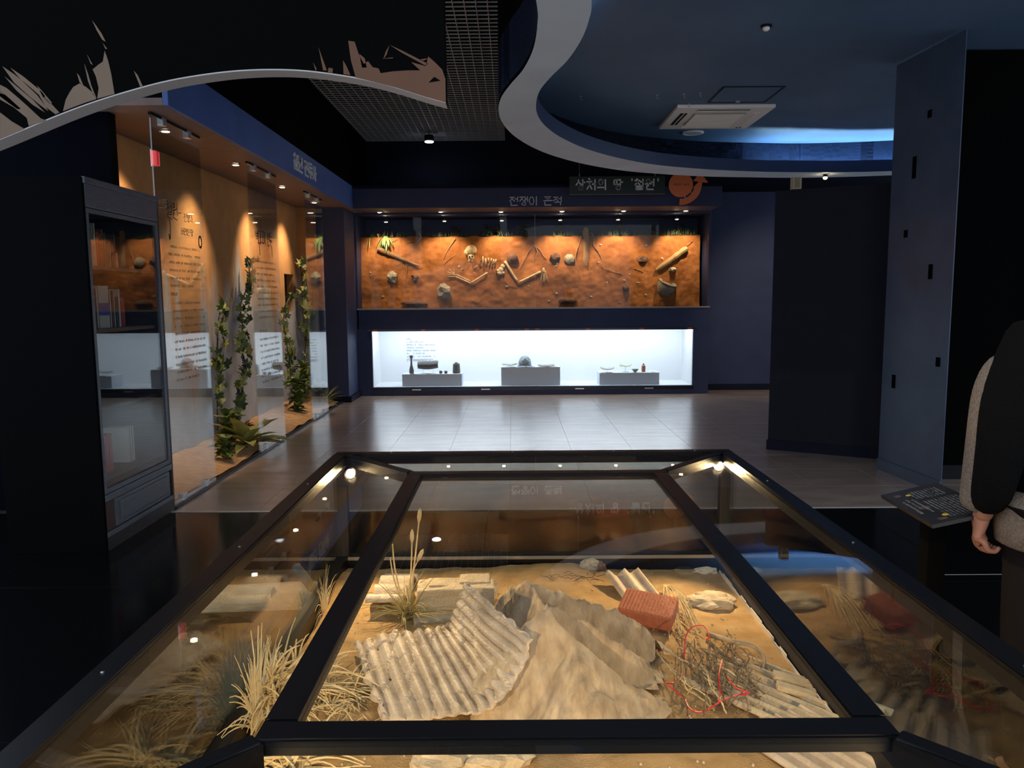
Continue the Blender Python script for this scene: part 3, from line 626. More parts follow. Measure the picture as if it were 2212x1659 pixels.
# printed lines on the back panel
def text_lines(bm, o, u, v, n, lines, hgt, rnd, gap=.35):
    """rows of small blocks standing for unreadable small print; o = upper left, u right, v down, n outwards"""
    y = 0
    for w, dy in lines:
        y += dy; x = 0
        while x < w:
            cw_ = hgt * rnd.uniform(.7, 1.0)
            if rnd.random() > .18:
                a = o + u * x + v * y
                for (q0, q1, r0, r1) in [(0, .8, 0, .2), (.1, .3, .2, .9), (.6, .8, .1, 1.0)][rnd.randrange(2):]:
                    quad(bm, [a + u * cw_ * q0 + v * hgt * r0 + n, a + u * cw_ * q1 + v * hgt * r0 + n, a + u * cw_ * q1 + v * hgt * r1 + n, a + u * cw_ * q0 + v * hgt * r1 + n])
            x += cw_ * 1.05
INK = mat('grey_print', (.20, .24, .30), .7)
p = at_y(878, 731, YB - .013); bm = BM()
text_lines(bm, p, Vector((1, 0, 0)), Vector((0, 0, -1)), Vector((0, -.001, 0)), [(.07, 0), (.27, .049), (.48, .049), (.30, .049), (.47, .049), (.29, .049), (.48, .049), (.44, .05), (.5, .022)], .024, random.Random(3))
tag(obj('printed_text', bm, INK, wc), kind='stuff')
# plinths
PL = mat('plinth_white', (.66, .74, .83), .7)
def plinth(x0, x1, ytop, label):
    yf = YF + .12
    a = at_y(x0, 830, yf).x; b = at_y(x1, 830, yf).x; zt = at_y((x0 + x1) / 2, ytop, yf).z
    t = tag(obj('plinth', box(BM(), (a, yf, ZW0), (b, yf + .36, zt), .003), PL), label, 'plinth', 'white plinths in the showcase')
    return yf, zt
y1, z1 = plinth(869, 998, 808, 'low white plinth carrying the rusted bottle and canister')
y2, z2 = plinth(1083, 1210, 793, 'tall white plinth carrying the grey helmet')
y3, z3 = plinth(1295, 1424, 805, 'low white plinth carrying the bowl and brown bottle')
def onp(px, z, yo): p = at_y(px, 800, YF + .12 + yo); return Vector((p.x, YF + .12 + yo, z))
K = YF / FPX
# rusted long bottle
p = onp(889, z1, .12); t = thing('rusted_bottle', 'tall rusted slender-necked bottle on the low plinth', 'bottle', p)
obj('body', lathe(BM(), [(.034, 0), (.038, .01), (.038, .05), (.030, .09), (.018, .13), (.013, .20), (.012, .245)], p, 16), RUST, t, smooth=True)
obj('cap', lathe(BM(), [(.014, .245), (.026, .25), (.028, .262), (.020, .27), (.026, .28), (.026, .292), (.008, .294)], p, 12), RUST, t)
# shell casing box on acrylic stand
p = onp(925, z1, .12); t = thing('curved_iron_plate', 'dark curved iron plate held on a clear stand', 'relic', p)
def plate(u, v): return p + Vector((-.165 + .33 * u, -.02 - .05 * math.sin(math.pi * v), .08 + .115 * v - .02 * math.sin(math.pi * u) * (1 - v) + .01 * u))
obj('plate', sheet(BM(), plate, 12, 8, .012), RUST, t, smooth=True)
ACR = mat('pale_acrylic', (.72, .78, .84), .2)
obj('stand', box(box(box(BM(), (p.x - .12, p.y - .02, z1), (p.x + .12, p.y + .04, z1 + .006)), (p.x - .08, p.y, z1 + .006), (p.x - .075, p.y + .02, z1 + .1)), (p.x + .075, p.y, z1 + .006), (p.x + .08, p.y + .02, z1 + .1)), ACR, t)
for px, sd, lb in ((952, 3, 'small spiky rusted lump beside the clear stand'), (963, 5, 'small squarish rusted lump beside the canister')):
    p = onp(px, z1, .06); bm = BM(); blob(bm, p + Vector((0, 0, .022)), (.026, .022, .026), .45, 3, 3, sd, flat=-.022); tag(obj('rusted_lump', bm, RUST), lb, 'relic')
p = onp(986, z1, .12); t = thing('rusted_canister', 'rusted canister with a small cap at the plinth end', 'canister', p)
obj('body', lathe(BM(), [(.060, 0), (.063, .01), (.055, .14), (.052, .155), (.03, .158)], p, 18), RUST, t, smooth=True)
obj('cap', lathe(BM(), [(.028, .158), (.030, .165), (.022, .175), (.01, .178)], p, 12), RUST, t)
# helmet
p = onp(1134, z2, .14); t = thing('helmet', 'grey steel helmet with dark rust patches on the tall plinth', 'helmet', p)
HM = mat('helmet_steel', (.09, .10, .11), .4, metal=.1, rgb2=(.25, .28, .31), vscale=25, thr=(.42, .5), bump=.2)
obj('shell', lathe(BM(), [(.105, .012), (.104, .05), (.098, .09), (.082, .13), (.055, .158), (.022, .172), (.002, .174)], p, 28, True, (1, 1.15)), HM, t, smooth=True)
obj('brim', lathe(BM(), [(.104, .02), (.122, .008), (.124, .004), (.104, .006)], p, 28, False, (1, 1.15)), HM, t, smooth=True)
def flake(px, z, yo, w, h_, m, label, name='shard', cat='relic', seed=1, stand=0.0):
    p = onp(px, z, yo); t = thing(name, label, cat, p)
    def fn(u, v):
        q = Vector(((u - .5) * w, (v - .5) * .09, 0)); a = math.sin(math.pi * min(max(u, .03), .97)) ** .3
        q.y *= a * (1 + .4 * noise.noise(Vector((u * 3, seed, 0))))
        q.z = stand + .012 + h_ * (abs(u - .5) * 1.2) ** 2 + .012 * noise.noise(Vector((u * 5, v * 5, seed))) + .015 * v; return p + q
    obj('fragment', sheet(BM(), fn, 16, 8, .01), m, t, smooth=True)
    if stand: obj('stand', box(box(BM(), (p.x - .05, p.y - .02, z), (p.x + .05, p.y + .02, z + .004)), (p.x - .003, p.y - .003, z + .004), (p.x + .003, p.y + .003, z + stand + .012)), ACR, t)
    return t
SH = mat('grey_shard', (.30, .30, .28), .7, rgb2=(.50, .49, .45), vscale=30, bump=.3)
flake(1101, z2, .10, .24, .03, SH, 'long flat grey fragment left of the helmet', seed=2, stand=.02)
flake(1180, z2, .07, .26, .03, mat('brown_shard', (.22, .18, .17), .7, rgb2=(.38, .33, .31), vscale=30), 'long flat brown fragment right of the helmet', seed=5)
flake(1312, z3, .10, .21, .06, SH, 'shallow curved grey sherd on a clear stand', seed=7, stand=.04)
flake(1351, z3, .16, .19, .05, mat('green_sherd', (.40, .42, .25), .7, rgb2=(.58, .58, .40), vscale=30), 'pale green folded sherd raised on a clear stand', seed=9, stand=.085)
p = onp(1372, z3, .06); t = thing('broken_bowl', 'broken green-grey bowl on the low plinth', 'bowl', p)
obj('bowl', lathe(BM(), [(.022, 0), (.024, .008), (.045, .03), (.06, .055), (.056, .055), (.04, .03), (.004, .012)], p, 18), mat('celadon', (.20, .25, .20), .35, rgb2=(.40, .42, .34), vscale=40), t, smooth=True)
p = onp(1390, z3, .10); t = thing('brown_glass_bottle', 'small brown glass bottle on the low plinth', 'bottle', p)
obj('body', lathe(BM(), [(.030, 0), (.032, .006), (.032, .095), (.024, .108), (.013, .114)], p, 16), mat('brown_glass', (.32, .09, .05), .25), t, smooth=True)
obj('cap', lathe(BM(), [(.013, .114), (.014, .118), (.014, .135), (.006, .137)], p, 12), mat('brown_cap', (.14, .05, .04), .5), t)
p = onp(1399, z3, .10); tag(obj('glass_vial', lathe(BM(), [(.014, 0), (.016, .004), (.016, .06), (.013, .06), (.013, .006), (.002, .004)], p, 14), GLASS, smooth=True), 'small clear glass vial beside the brown bottle', 'vial')
for px, z, yo, w, lb in [(891, z1, .02, .07, 'rusted bottle'), (925, z1, .03, .08, 'curved iron plate'), (1108, z2, .03, .09, 'long grey fragment'), (1152, z2, .06, .06, 'grey helmet'), (1182, z2, .02, .07, 'long brown fragment'), (1199, z2, .08, .06, 'corner of the tall plinth'), (1316, z3, .02, .1, 'curved grey sherd'), (1353, z3, .08, .08, 'pale green sherd'), (1411, z3, .07, .07, 'glass vial')]:
    p = onp(px, z, yo); tag(obj('caption_card', box(BM(), (p.x - w / 2, p.y - .02, z), (p.x + w / 2, p.y + .02, z + .006), .001), mat('card_grey', (.36, .40, .46), .6)), 'small grey caption card by the ' + lb, 'card', 'caption cards in the showcase')

# ================================================================== LETTERING
JAMO = {
 'ㄱ': [[(0, 1), (1, 1), (.9, 0)]], 'ㄴ': [[(0, 1), (0, 0), (1, 0)]], 'ㄷ': [[(1, 1), (0, 1), (0, 0), (1, 0)]],
 'ㄸ': [[(.42, 1), (0, 1), (0, .1), (.42, .1)], [(1, 1), (.58, 1), (.58, .1), (1, .1)]],
 'ㄹ': [[(0, 1), (1, 1), (1, .52), (0, .52), (0, 0), (1, 0)]], 'ㅁ': [[(0, 0), (0, 1), (1, 1), (1, 0), (0, 0)]],
 'ㅂ': [[(0, 1), (0, 0), (1, 0), (1, 1)], [(0, .5), (1, .5)]], 'ㅅ': [[(.5, 1), (.35, .5), (0, 0)], [(.45, .65), (1, .05)]],
 'ㅇ': [[(.5 + .5 * math.sin(k * math.pi / 6), .5 + .5 * math.cos(k * math.pi / 6)) for k in range(13)]],
 'ㅈ': [[(0, .95), (1, .95)], [(.55, .95), (.4, .45), (0, 0)], [(.45, .6), (1, 0)]],
 'ㅊ': [[(.35, 1.15), (.6, 1.05)], [(0, .82), (1, .82)], [(.52, .82), (.4, .4), (0, 0)], [(.45, .55), (1, 0)]],
 'ㅌ': [[(1, 1), (0, 1), (0, 0), (1, 0)], [(0, .5), (.95, .5)]],
 'ㅎ': [[(.5, 1.1), (.5, .95)], [(0, .85), (1, .85)], [(.5 + .26 * math.sin(k * math.pi / 5), .35 + .33 * math.cos(k * math.pi / 5)) for k in range(11)]],
 'ㅏ': [[(.3, 1), (.3, 0)], [(.3, .55), (1, .55)]], 'ㅓ': [[(.8, 1), (.8, 0)], [(0, .55), (.8, .55)]], 'ㅣ': [[(.6, 1), (.6, 0)]],
 'ㅕ': [[(.8, 1), (.8, 0)], [(0, .7), (.8, .7)], [(0, .4), (.8, .4)]], 'ㅐ': [[(.15, .95), (.15, .05)], [(.85, 1), (.85, 0)], [(.15, .5), (.85, .5)]], 'ㅡ': [[(0, .4), (1, .45)]], 'ㅜ': [[(0, .75), (1, .75)], [(.5, .75), (.5, 0)]], 'ㅗ': [[(0, .2), (1, .2)], [(.5, .9), (.5, .2)]],
}
INI = 'ㄱㄲㄴㄷㄸㄹㅁㅂㅃㅅㅆㅇㅈㅉㅊㅋㅌㅍㅎ'
VOW = ['ㅏ', 'ㅐ', 'ㅑ', 'ㅒ', 'ㅓ', 'ㅔ', 'ㅕ', 'ㅖ', 'ㅗ', 'ㅘ', 'ㅙ', 'ㅚ', 'ㅛ', 'ㅜ', 'ㅝ', 'ㅞ', 'ㅟ', 'ㅠ', 'ㅡ', 'ㅢ', 'ㅣ']
FIN = ['', 'ㄱ', 'ㄲ', 'ㄳ', 'ㄴ', 'ㄵ', 'ㄶ', 'ㄷ', 'ㄹ', 'ㄺ', 'ㄻ', 'ㄼ', 'ㄽ', 'ㄾ', 'ㄿ', 'ㅀ', 'ㅁ', 'ㅂ', 'ㅄ', 'ㅅ', 'ㅆ', 'ㅇ', 'ㅈ', 'ㅊ', 'ㅋ', 'ㅌ', 'ㅍ', 'ㅎ']
def put(j, x0, y0, x1, y1): return [[(x0 + (x1 - x0) * a, y0 + (y1 - y0) * b) for a, b in s] for s in JAMO[j]]
def glyph(ch):
    if ch == '‘': return [[(.55, 1.05), (.45, .95), (.5, .85)]]
    if ch == '’': return [[(.45, 1.05), (.55, .95), (.45, .82)]]
    if ch == '-': return [[(.1, .5), (.6, .5)]]
    k = ord(ch) - 0xAC00; i, v, f = k // 588, (k % 588) // 28, k % 28
    I, Vv, Fn = INI[i], VOW[v], FIN[f]; b = .42 if Fn else 0.0; out = []
    if Vv in ('ㅏ', 'ㅓ', 'ㅣ', 'ㅐ', 'ㅕ'): out += put(I, .02, b + .06, .56, .95) + put(Vv, .62, b, 1.0, 1.0)
    elif Vv == 'ㅝ': out += put(I, .12, .66, .52, 1.0) + put('ㅜ', 0, .32, .66, .62) + put('ㅓ', .68, .34, 1.0, 1.0)
    elif Vv == 'ㅘ': out += put(I, .08, .5, .55, 1.0) + put('ㅗ', 0, .1, .66, .5) + put('ㅏ', .7, .0, 1.0, 1.0)
    elif Vv == 'ㅢ': out += put(I, .14, .5, .6, 1.0) + put('ㅡ', 0, .1, .7, .4) + put('ㅣ', .74, .0, 1.0, 1.0)
    else:
        m_ = b + (1 - b) * .42; out += put(I, .14, m_ + .04, .86, 1.0) + put(Vv, 0, b, 1.0, m_)
    if Fn: out += put(Fn, .16 if Fn != 'ㅇ' else .28, 0, .9 if Fn != 'ㅇ' else .74, .34)
    return out
def letter_bm(strokes, o, u, v, n, w, h_, sw, depth, jit=0.0, rnd=None):
    bm = BM()
    for s in strokes:
        if rnd: s = [(a + rnd.uniform(-jit, jit), b + rnd.uniform(-jit, jit)) for a, b in s]
        P = [o + u * (a * w) + v * (b * h_) for a, b in s]
        for i in range(len(P) - 1):
            d = P[i + 1] - P[i]
            if d.length < 1e-6: continue
            d.normalize(); t = d.cross(n).normalized() * sw / 2; a = P[i] - d * sw * .3; b = P[i + 1] + d * sw * .3
            prism(bm, [a - t, a + t, b + t, b - t], n * depth)
    return bm
def lettering(text, o, u, v, n, w, h_, sw, depth, m, parent, adv=1.18, space=.75, jit=0.02, seed=1, wmap=None):
    rnd = random.Random(seed); x = 0.0
    for ch in text:
        if ch == ' ': x += w * space; continue
        ww = w * (.45 if ch in '‘’' else 1)
        obj('letter', letter_bm(glyph(ch), o + u * x, u, v, n, ww, h_, sw, depth, jit, rnd), m, parent); x += ww * adv
EX, EZ, NY = Vector((1, 0, 0)), Vector((0, 0, 1)), Vector((0, -1, 0))
# lettering on the header
p = at_y(1101, 443.5, 11.499); q = at_y(1203, 442.5, 11.499)
t = thing('header_lettering', 'white raised Korean lettering on the navy header', 'lettering', p)
lettering('전쟁이 흔적', p, EX, EZ, NY, .126, .122, .0125, .012, WHITEL, t, 1.13, .55, .02, 3)
# lettering on the blue fascia
p = Vector((XFA + .001, 8.42, 2.935)); t = thing('fascia_lettering', 'white raised Korean lettering on the blue fascia', 'lettering', p)
lettering('철원 전투사', p, Vector((0, 1, 0)), EZ, EX, .165, .155, .023, .012, WHITEL, t, 1.08, .45, .02, 5)
# hanging green sign
YH = 11.05
a, b = at_y(1230, 420, YH), at_y(1437, 383, YH)
ZT = 3.12; ZBt = at_y(1330, 419, YH).z
t = thing('hanging_sign', 'dark green hanging sign board with white Korean lettering', 'sign', ((a.x + b.x) / 2, YH, ZBt))
obj('board', box(BM(), (a.x, YH, ZBt), (b.x, YH + .02, ZBt + .245), .002), mat('sign_green', (.010, .022, .017), .5), t)
obj('edge_strip', box(BM(), (a.x, YH - .002, ZBt - .006), (b.x, YH + .022, ZBt)), mat('edge_grey', (.12, .12, .12), .5), t)
lettering('상처의 땅 ‘철원’', Vector((a.x + .095, YH - .0005, ZBt + .06)), EX, EZ, NY, .125, .14, .018, .004, WHITEL, t, 1.2, .62, .02, 8)
for x in (a.x + .14, b.x - .14):
    obj('wire', tube(BM(), [(x, YH + .01, ZBt + .245), (x, YH + .01, 4.45)], .0025, 5), STEEL, t); obj('wire_clip', box(BM(), (x - .006, YH, ZBt + .245), (x + .006, YH + .02, ZBt + .28)), STEEL, t)
# orange disc and arrow sign
ORG = mat('orange_sign', (.80, .19, .06), .55)
c = at_y(1471, 399, YH); r = 25.5 * YH / FPX * 1.0
t = thing('arrow_sign', 'orange hanging disc sign with a curved arrow', 'sign', c)
bm = BM(); prism(bm, [(c.x + r * math.cos(k * math.pi / 20), YH, c.z + r * math.sin(k * math.pi / 20)) for k in range(40)], (0, .02, 0)); ds = obj('disc', bm, ORG, t)
bm = BM(); rnd = random.Random(2)
text_lines(bm, c + Vector((-.10, -.001, .018)), EX, -EZ, Vector((0, 0, 0)), [(.2, 0)], .03, rnd); tag(obj('disc_text', bm, mat('dark_red_print', (.15, .02, .012), .6), ds), kind='stuff')
pts_o, pts_i = [], []
for k in range(13):
    an = R_(-93 + k * 7.3); pts_o.append((c.x + r * 1.72 * math.cos(an), c.z + r * 1.64 * math.sin(an))); pts_i.append((c.x + r * 1.14 * math.cos(an), c.z + r * 1.14 * math.sin(an)))
lo_, li_ = pts_o[-1], pts_i[-1]
tip = (c.x + r * 1.60, c.z + r * .98)
ol = pts_o + [(lo_[0] + .01, lo_[1] + .06), (lo_[0] + .09, lo_[1] + .055), tip, (li_[0] - .02, li_[1] + .07), (li_[0] + .06, li_[1] + .06)] + pts_i[::-1]
bm = BM(); prism(bm, [(x, YH, z) for x, z in ol], (0, .02, 0)); obj('arrow', bm, ORG, t)
for an in (-10, -35, -70):
    x, z = math.cos(R_(an)), math.sin(R_(an)); obj('connector', tube(BM(), [(c.x + x * r * .98, YH + .01, c.z + z * r * .98), (c.x + x * r * 1.17, YH + .01, c.z + z * r * 1.17)], .006, 6), STEEL, t)
for x, z in ((c.x, c.z + r * .98), tip): obj('wire', tube(BM(), [(x, YH + .01, z - .01), (x, YH + .01, 4.45)], .0025, 5), STEEL, t)

# ================================================================== HANGING PAINTED PANEL (upper left)
YP = 3.5
edge = [(-60, 326), (0, 302), (60, 277), (130, 248), (200, 222), (280, 197), (360, 176), (440, 162), (510, 154), (580, 151), (650, 153), (720, 161), (790, 173), (860, 191), (920, 210), (963, 222)]
pn = thing('hanging_board', 'black hanging board with a curved lower edge and torn brown brush marks', 'panel', (-1.2, YP, 2.4))
low = spline([at_y(x, y, YP) for x, y in edge], 60); topz_ = 4.3
xr = at_y(945, 0, YP).x
bm = BM(); prism(bm, [tuple(p) for p in low] + [(low[-1].x - .005, YP, 3.0), (xr, YP, topz_), (low[0].x, YP, topz_)], (0, .105, 0))
obj('board', bm, BLACKP, pn)
bm = BM()
for i in range(len(low) - 1):
    a, b = low[i], low[i + 1]; quad(bm, [a + Vector((0, -.001, -.0015)), b + Vector((0, -.001, -.0015)), b + Vector((0, .107, -.0015)), a + Vector((0, .107, -.0015))])
    quad(bm, [a + Vector((0, -.001, -.0015)), b + Vector((0, -.001, -.0015)), b + Vector((0, -.001, .004)), a + Vector((0, -.001, .004))])
obj('edge_band', bm, mat('edge_band_grey', (.46, .45, .44), .7), pn)
TAN = mat('torn_tan_paint', (.17, .118, .08), .8, var=.08, vscale=4); TAN2 = mat('torn_brown_paint', (.12, .055, .028), .8, var=.08, vscale=4)
MARKS = [(TAN, [(0, 243), (25, 262), (52, 278), (0, 300)]),
 (TAN, [(0, 183), (14, 190), (40, 212), (60, 230), (88, 256), (100, 260), (62, 272), (58, 255), (30, 232), (0, 215)]),
 (TAN, [(5, 143), (30, 160), (60, 184), (84, 205), (104, 240), (84, 225), (60, 205), (30, 178)]),
 (TAN, [(10, 165), (40, 190), (70, 215), (97, 243), (70, 226), (35, 195)]),
 (TAN, [(22, 146), (50, 165), (90, 198), (105, 218), (128, 243), (120, 247), (100, 232), (80, 205), (48, 175)]),
 (TAN, [(0, 195), (22, 214), (45, 235), (38, 236), (18, 222), (0, 208)]),
 (TAN, [(136, 240), (142, 215), (150, 200), (158, 188), (172, 180), (186, 188), (200, 200), (208, 214), (180, 223)]),
 (TAN, [(200, 150), (212, 140), (222, 133), (226, 110), (233, 130), (240, 160), (247, 203), (210, 213), (213, 190), (207, 165)]),
 (TAN, [(199, 44), (208, 56), (219, 72), (228, 90), (221, 86), (209, 66)]),
 (TAN, [(222, 93), (231, 105), (228, 106)]),
 (TAN, [(182, 138), (190, 160), (197, 185), (208, 212), (202, 206), (190, 175)]), (TAN, [(188, 118), (200, 140), (196, 138)]),
 (TAN, [(289, 153), (297, 162), (308, 186), (303, 188)]), (TAN, [(166, 158), (171, 164), (180, 185), (172, 178)]), (TAN, [(80, 185), (92, 198), (112, 222), (108, 225), (94, 212)]),
 (TAN2, [(752, 88), (766, 90), (775, 118), (786, 138), (795, 132), (805, 145), (818, 148), (822, 158), (850, 154), (880, 152), (908, 152), (888, 134), (920, 143), (925, 122), (938, 133), (955, 150), (962, 170), (963, 221), (920, 209), (860, 190), (790, 172), (768, 167), (758, 130)]),
 (TAN2, [(688, 102), (695, 122), (706, 152), (698, 152)]), (TAN2, [(741, 130), (748, 142), (757, 162), (742, 160)]), (TAN2, [(842, 97), (870, 110), (925, 138), (918, 141), (868, 114)]), (TAN2, [(841, 98), (835, 118), (828, 128), (833, 112)]), (TAN2, [(825, 127), (849, 124), (848, 126)]),
 (TAN2, [(676, 135), (684, 148), (682, 153)]), (TAN2, [(710, 146), (719, 148), (718, 158), (708, 156)]), (TAN2, [(776, 116), (788, 126), (792, 146), (782, 146)]), (TAN2, [(908, 128), (925, 126), (915, 131)])]
for m_, pl in MARKS:
    bm = BM(); prism(bm, [tuple(at_y(x, y, YP - .0035)) for x, y in pl], (0, .003, 0)); obj('brush_mark', bm, m_, pn)
bm = BM(); prism(bm, [tuple(at_y(x, y, YP - .0052)) for x, y in [(926, 178), (938, 166), (951, 174)]], (0, .0016, 0)); obj('brush_mark', bm, BLACKP, pn)
for x in (-2.2, -1.3, -.4): obj('hanger_rod', tube(BM(), [(x, YP + .04, topz_), (x, YP + .04, 4.5)], .006, 6), STEEL, pn)

# ================================================================== NICHE: glass panels, lamps, plants
def pane(y0, y1, label, title, seed):
    t = thing('glass_screen', label, 'glass panel', (XG, (y0 + y1) / 2, 0), 'tall glass panels of the niche')
    g = obj('glass_sheet', box(BM(), (XG - .006, y0, .045), (XG + .006, y1, ZS - .02), .001), GLASSN, t)
    for fy in (.22, .74):
        y = y0 + (y1 - y0) * fy
        obj('lower_clamp', box(BM(), (XG - .022, y - .03, .02), (XG + .022, y + .03, .075), .003), STEEL, t)
        obj('upper_clamp', box(BM(), (XG - .022, y - .03, ZS - .06), (XG + .022, y + .03, ZS), .003), STEEL, t)
    obj('lower_rail', box(BM(), (XG - .012, y0 + .02, .018), (XG + .012, y1 - .02, .042), .002), STEEL, t)
    obj('upper_channel', box(BM(), (XG - .012, y0, ZS - .018), (XG + .012, y1, ZS - .001)), BLACKM, t)
    return t
PINK = mat('dark_print', (.012, .010, .008), .6)
t1 = pane(5.575, 6.42, 'tall glass panel with printed text next to the bookcase', None, 1)
t2 = pane(7.56, 8.45, 'tall glass panel with printed text, middle of the niche', None, 2)
t3 = pane(9.62, 10.47, 'tall plain glass panel by the pilaster', None, 3)
UY = Vector((0, 1, 0)); NX = Vector((1, 0, 0))
def ptxt(t, y0, z0, lines, hgt, seed, name='printed_text'):
    bm = BM(); text_lines(bm, Vector((XG + .0065, y0, z0)), UY, -EZ, Vector((.0006, 0, 0)), lines, hgt * .72, random.Random(seed)); tag(obj(name, bm, PINK, t), kind='stuff')
ptxt(t1, 5.74, 1.95, [(.56, 0), (.58, .058), (.58, .058), (.58, .058), (.58, .058), (.4, .058)], .026, 4)
ptxt(t1, 5.74, 1.60, [(.1, 0)], .034, 5); ptxt(t1, 5.76, 1.53, [(.5, 0)] + [(.57, .058)] * 9 + [(.4, .058)], .026, 6)
ptxt(t2, 7.70, 1.93, [(.60, 0)] + [(.63, .062)] * 9, .030, 7); ptxt(t2, 7.72, 1.24, [(.2, 0)], .04, 8); ptxt(t2, 7.72, 1.15, [(.6, 0)] + [(.62, .062)] * 7, .030, 9)
def callig(t, text, y0, z0, w, h_, sw, seed, adv=1.0): lettering(text, Vector((XG + .0065, y0, z0)), UY, EZ, NX, w, h_, sw, .0012, PINK, t, adv, .4, .06, seed)
callig(t1, '철원-', 5.74, 2.15, .09, .115, .007, 3, 1.1); callig(t1, '전쟁과', 6.04, 2.15, .055, .06, .004, 4); callig(t1, '버려진 땅', 5.98, 2.045, .05, .05, .0045, 6)
tl = letter_bm([[(.4, 0), (.45, -.4), (.35, -1.0), (.25, -1.05), (.2, -.8)]], Vector((XG + .0065, 5.74, 2.14)), UY, EZ, NX, .11, .14, .011, .0012); obj('brush_stroke', tl, PINK, t1)
tl = letter_bm([[(.5 + .3 * math.sin(k * .6), .5 + .5 * math.cos(k * .6)) for k in range(11)]], Vector((XG + .0065, 6.28, 1.965)), UY, EZ, NX, .10, .09, .016, .0012); obj('brush_stroke', tl, PINK, t1)
callig(t2, '백마고지 전투', 7.72, 2.10, .08, .13, .009, 9, .98)
for fy in (0.15, .82):
    tl = letter_bm([[(fy, 0), (fy + .02, -.8)]], Vector((XG + .0065, 7.72, 2.10)), UY, EZ, NX, .6, .14, .012, .0012); obj('brush_stroke', tl, PINK, t2)
struct('trim_3', box(BM(), (XG - .03, 5.575, 0), (XG + .032, 11.38, .018), .002), mat('sill_dark', (.04, .04, .05), .4, metal=.5), 'dark metal sill along the niche glass')
# red indicator box on the first panel
p = at_x(340, 342, XG - .02); t = thing('red_signal_box', 'small glowing red signal box behind the glass beside the bookcase', 'signal light', p)
obj('lens', box(BM(), (p.x - .03, p.y - .04, p.z - .05), (p.x - .0, p.y + .04, p.z + .05), .004), mat('red_signal', (.9, .10, .10), .4, emit=.75), t)
obj('lens_bar', box(BM(), (p.x - .001, p.y - .01, p.z - .05), (p.x + .004, p.y + .01, p.z + .05)), mat('red_signal_dark', (.7, .03, .05), .4, emit=.5), t)
obj('back_plate', box(BM(), (p.x - .036, p.y - .03, p.z - .06), (p.x - .03, p.y + .03, p.z + .06)), STEEL, t)
obj('bracket', tube(BM(), [p + Vector((-.033, 0, .05)), (p.x - .033, p.y, ZS)], .005, 6), BLACKM, t)
for i, yy in enumerate((6.16, 7.69, 9.22, 10.70)):
    spot('niche_spotlight', (-2.68, yy, ZS), (-.42, (.10, -.12, .12, -.15)[i], -1), P_NICHE, 'small warm spotlight recessed in the niche soffit', 'spotlights in the niche soffit', angle=78, blend=1.0, size=.05)
# vines
def vine(pxs, label, n, seed, kinds=(0, 0, 1, 2), spread=.07, sc_=1.0, x=XN + .12):
    rnd = random.Random(seed); pts = spline([at_x(a, b, x) for a, b in pxs], 8 * len(pxs))
    t = thing('ivy_vine', label, 'vine', pts[-1], 'ivy vines on the niche wall')
    obj('stem', tube(BM(), pts, .007, 5), STEM, t)
    for i in range(n):
        q = pts[int(rnd.random() * (len(pts) - 1))] + Vector((rnd.uniform(.0, .07), rnd.uniform(-spread, spread), rnd.uniform(-.05, .05))); q.y = min(q.y, 11.24)
        leafobj(IV[kinds[rnd.randrange(len(kinds))]], t, q - pts[-1], (R_(90 + rnd.uniform(-45, 35)), R_(rnd.uniform(-40, 40)), R_(90 + rnd.uniform(-60, 60))), rnd.uniform(1.1, 2.1) * sc_)
vine([(482, 655), (472, 690), (470, 735), (468, 790), (478, 800), (470, 850), (470, 930)], 'ivy vine climbing the plaster beside the first glass panel', 55, 1)
vine([(538, 565), (537, 610), (520, 660), (524, 700), (520, 745), (528, 790), (515, 835), (510, 880), (503, 912)], 'long ivy vine climbing the plaster up to the middle glass panel', 130, 2, spread=.11)
vine([(625, 640), (612, 690), (620, 750), (625, 790), (618, 840)], 'ivy vine below the dark wall opening', 70, 3, spread=.12)
vine([(648, 575), (654, 620), (655, 680), (660, 740), (655, 800), (660, 850)], 'ivy vine to the right of the dark wall opening', 75, 4, kinds=(1, 1, 0), sc_=1.3, spread=.12)
vine([(678, 590), (682, 640), (686, 690)], 'thin ivy vine behind the plain glass panel', 26, 5, kinds=(1, 0), sc_=1.1, x=-2.95)
G2 = 'plants at the foot of the niche'
def ng(px, py, z=.07):
    p = at_z(px, py, z)
    if p.x < XN + .16: p = at_x(px, py, XN + .16); p.z = .11
    p.y = min(p.y, 11.15)
    return tuple(p)
rosette('hosta', 'broad-leaved yellow-green plant against the middle glass panel', ng(533, 965), LM_hosta, 20, (15, 75), (1.0, 1.6), G2, seed=11)
rosette('leafy_bush', 'small-leaved green bush beside the first glass panel', ng(492, 965), LM_small, 70, (-20, 80), (1.2, 2.0), G2, seed=12, stemh=.34)
rosette('leafy_bush', 'small-leaved pale bush by the foot of the long ivy vine', ng(505, 935), LM_small, 50, (-20, 80), (1.2, 2.0), G2, seed=13, stemh=.2)
rosette('leafy_bush', 'low green bush at the sill between the first and middle glass panels', ng(487, 992, .05), LM_small, 60, (-20, 80), (1.0, 1.8), G2, seed=22, stemh=.16)
rosette('leafy_bush', 'dense green bush below the dark wall opening', ng(643, 890), LM_small, 110, (-20, 80), (1.3, 2.4), G2, seed=14, stemh=.40)
rosette('leafy_bush', 'tall leafy bush behind the dense green bush', ng(655, 868), LM_small, 60, (-20, 80), (1.2, 2.2), G2, seed=15, stemh=.55)
rosette('grass_clump', 'arching green grass clump beside the pilaster', (-2.72, 11.08, .03), LM_grass, 46, (20, 80), (.7, 1.25), G2, seed=16)
rosette('grass_clump', 'short green tuft in the dark wall opening', tuple(at_x(625, 655, XN - .15)), LM_grass, 20, (40, 85), (.7, 1.1), G2, seed=19)
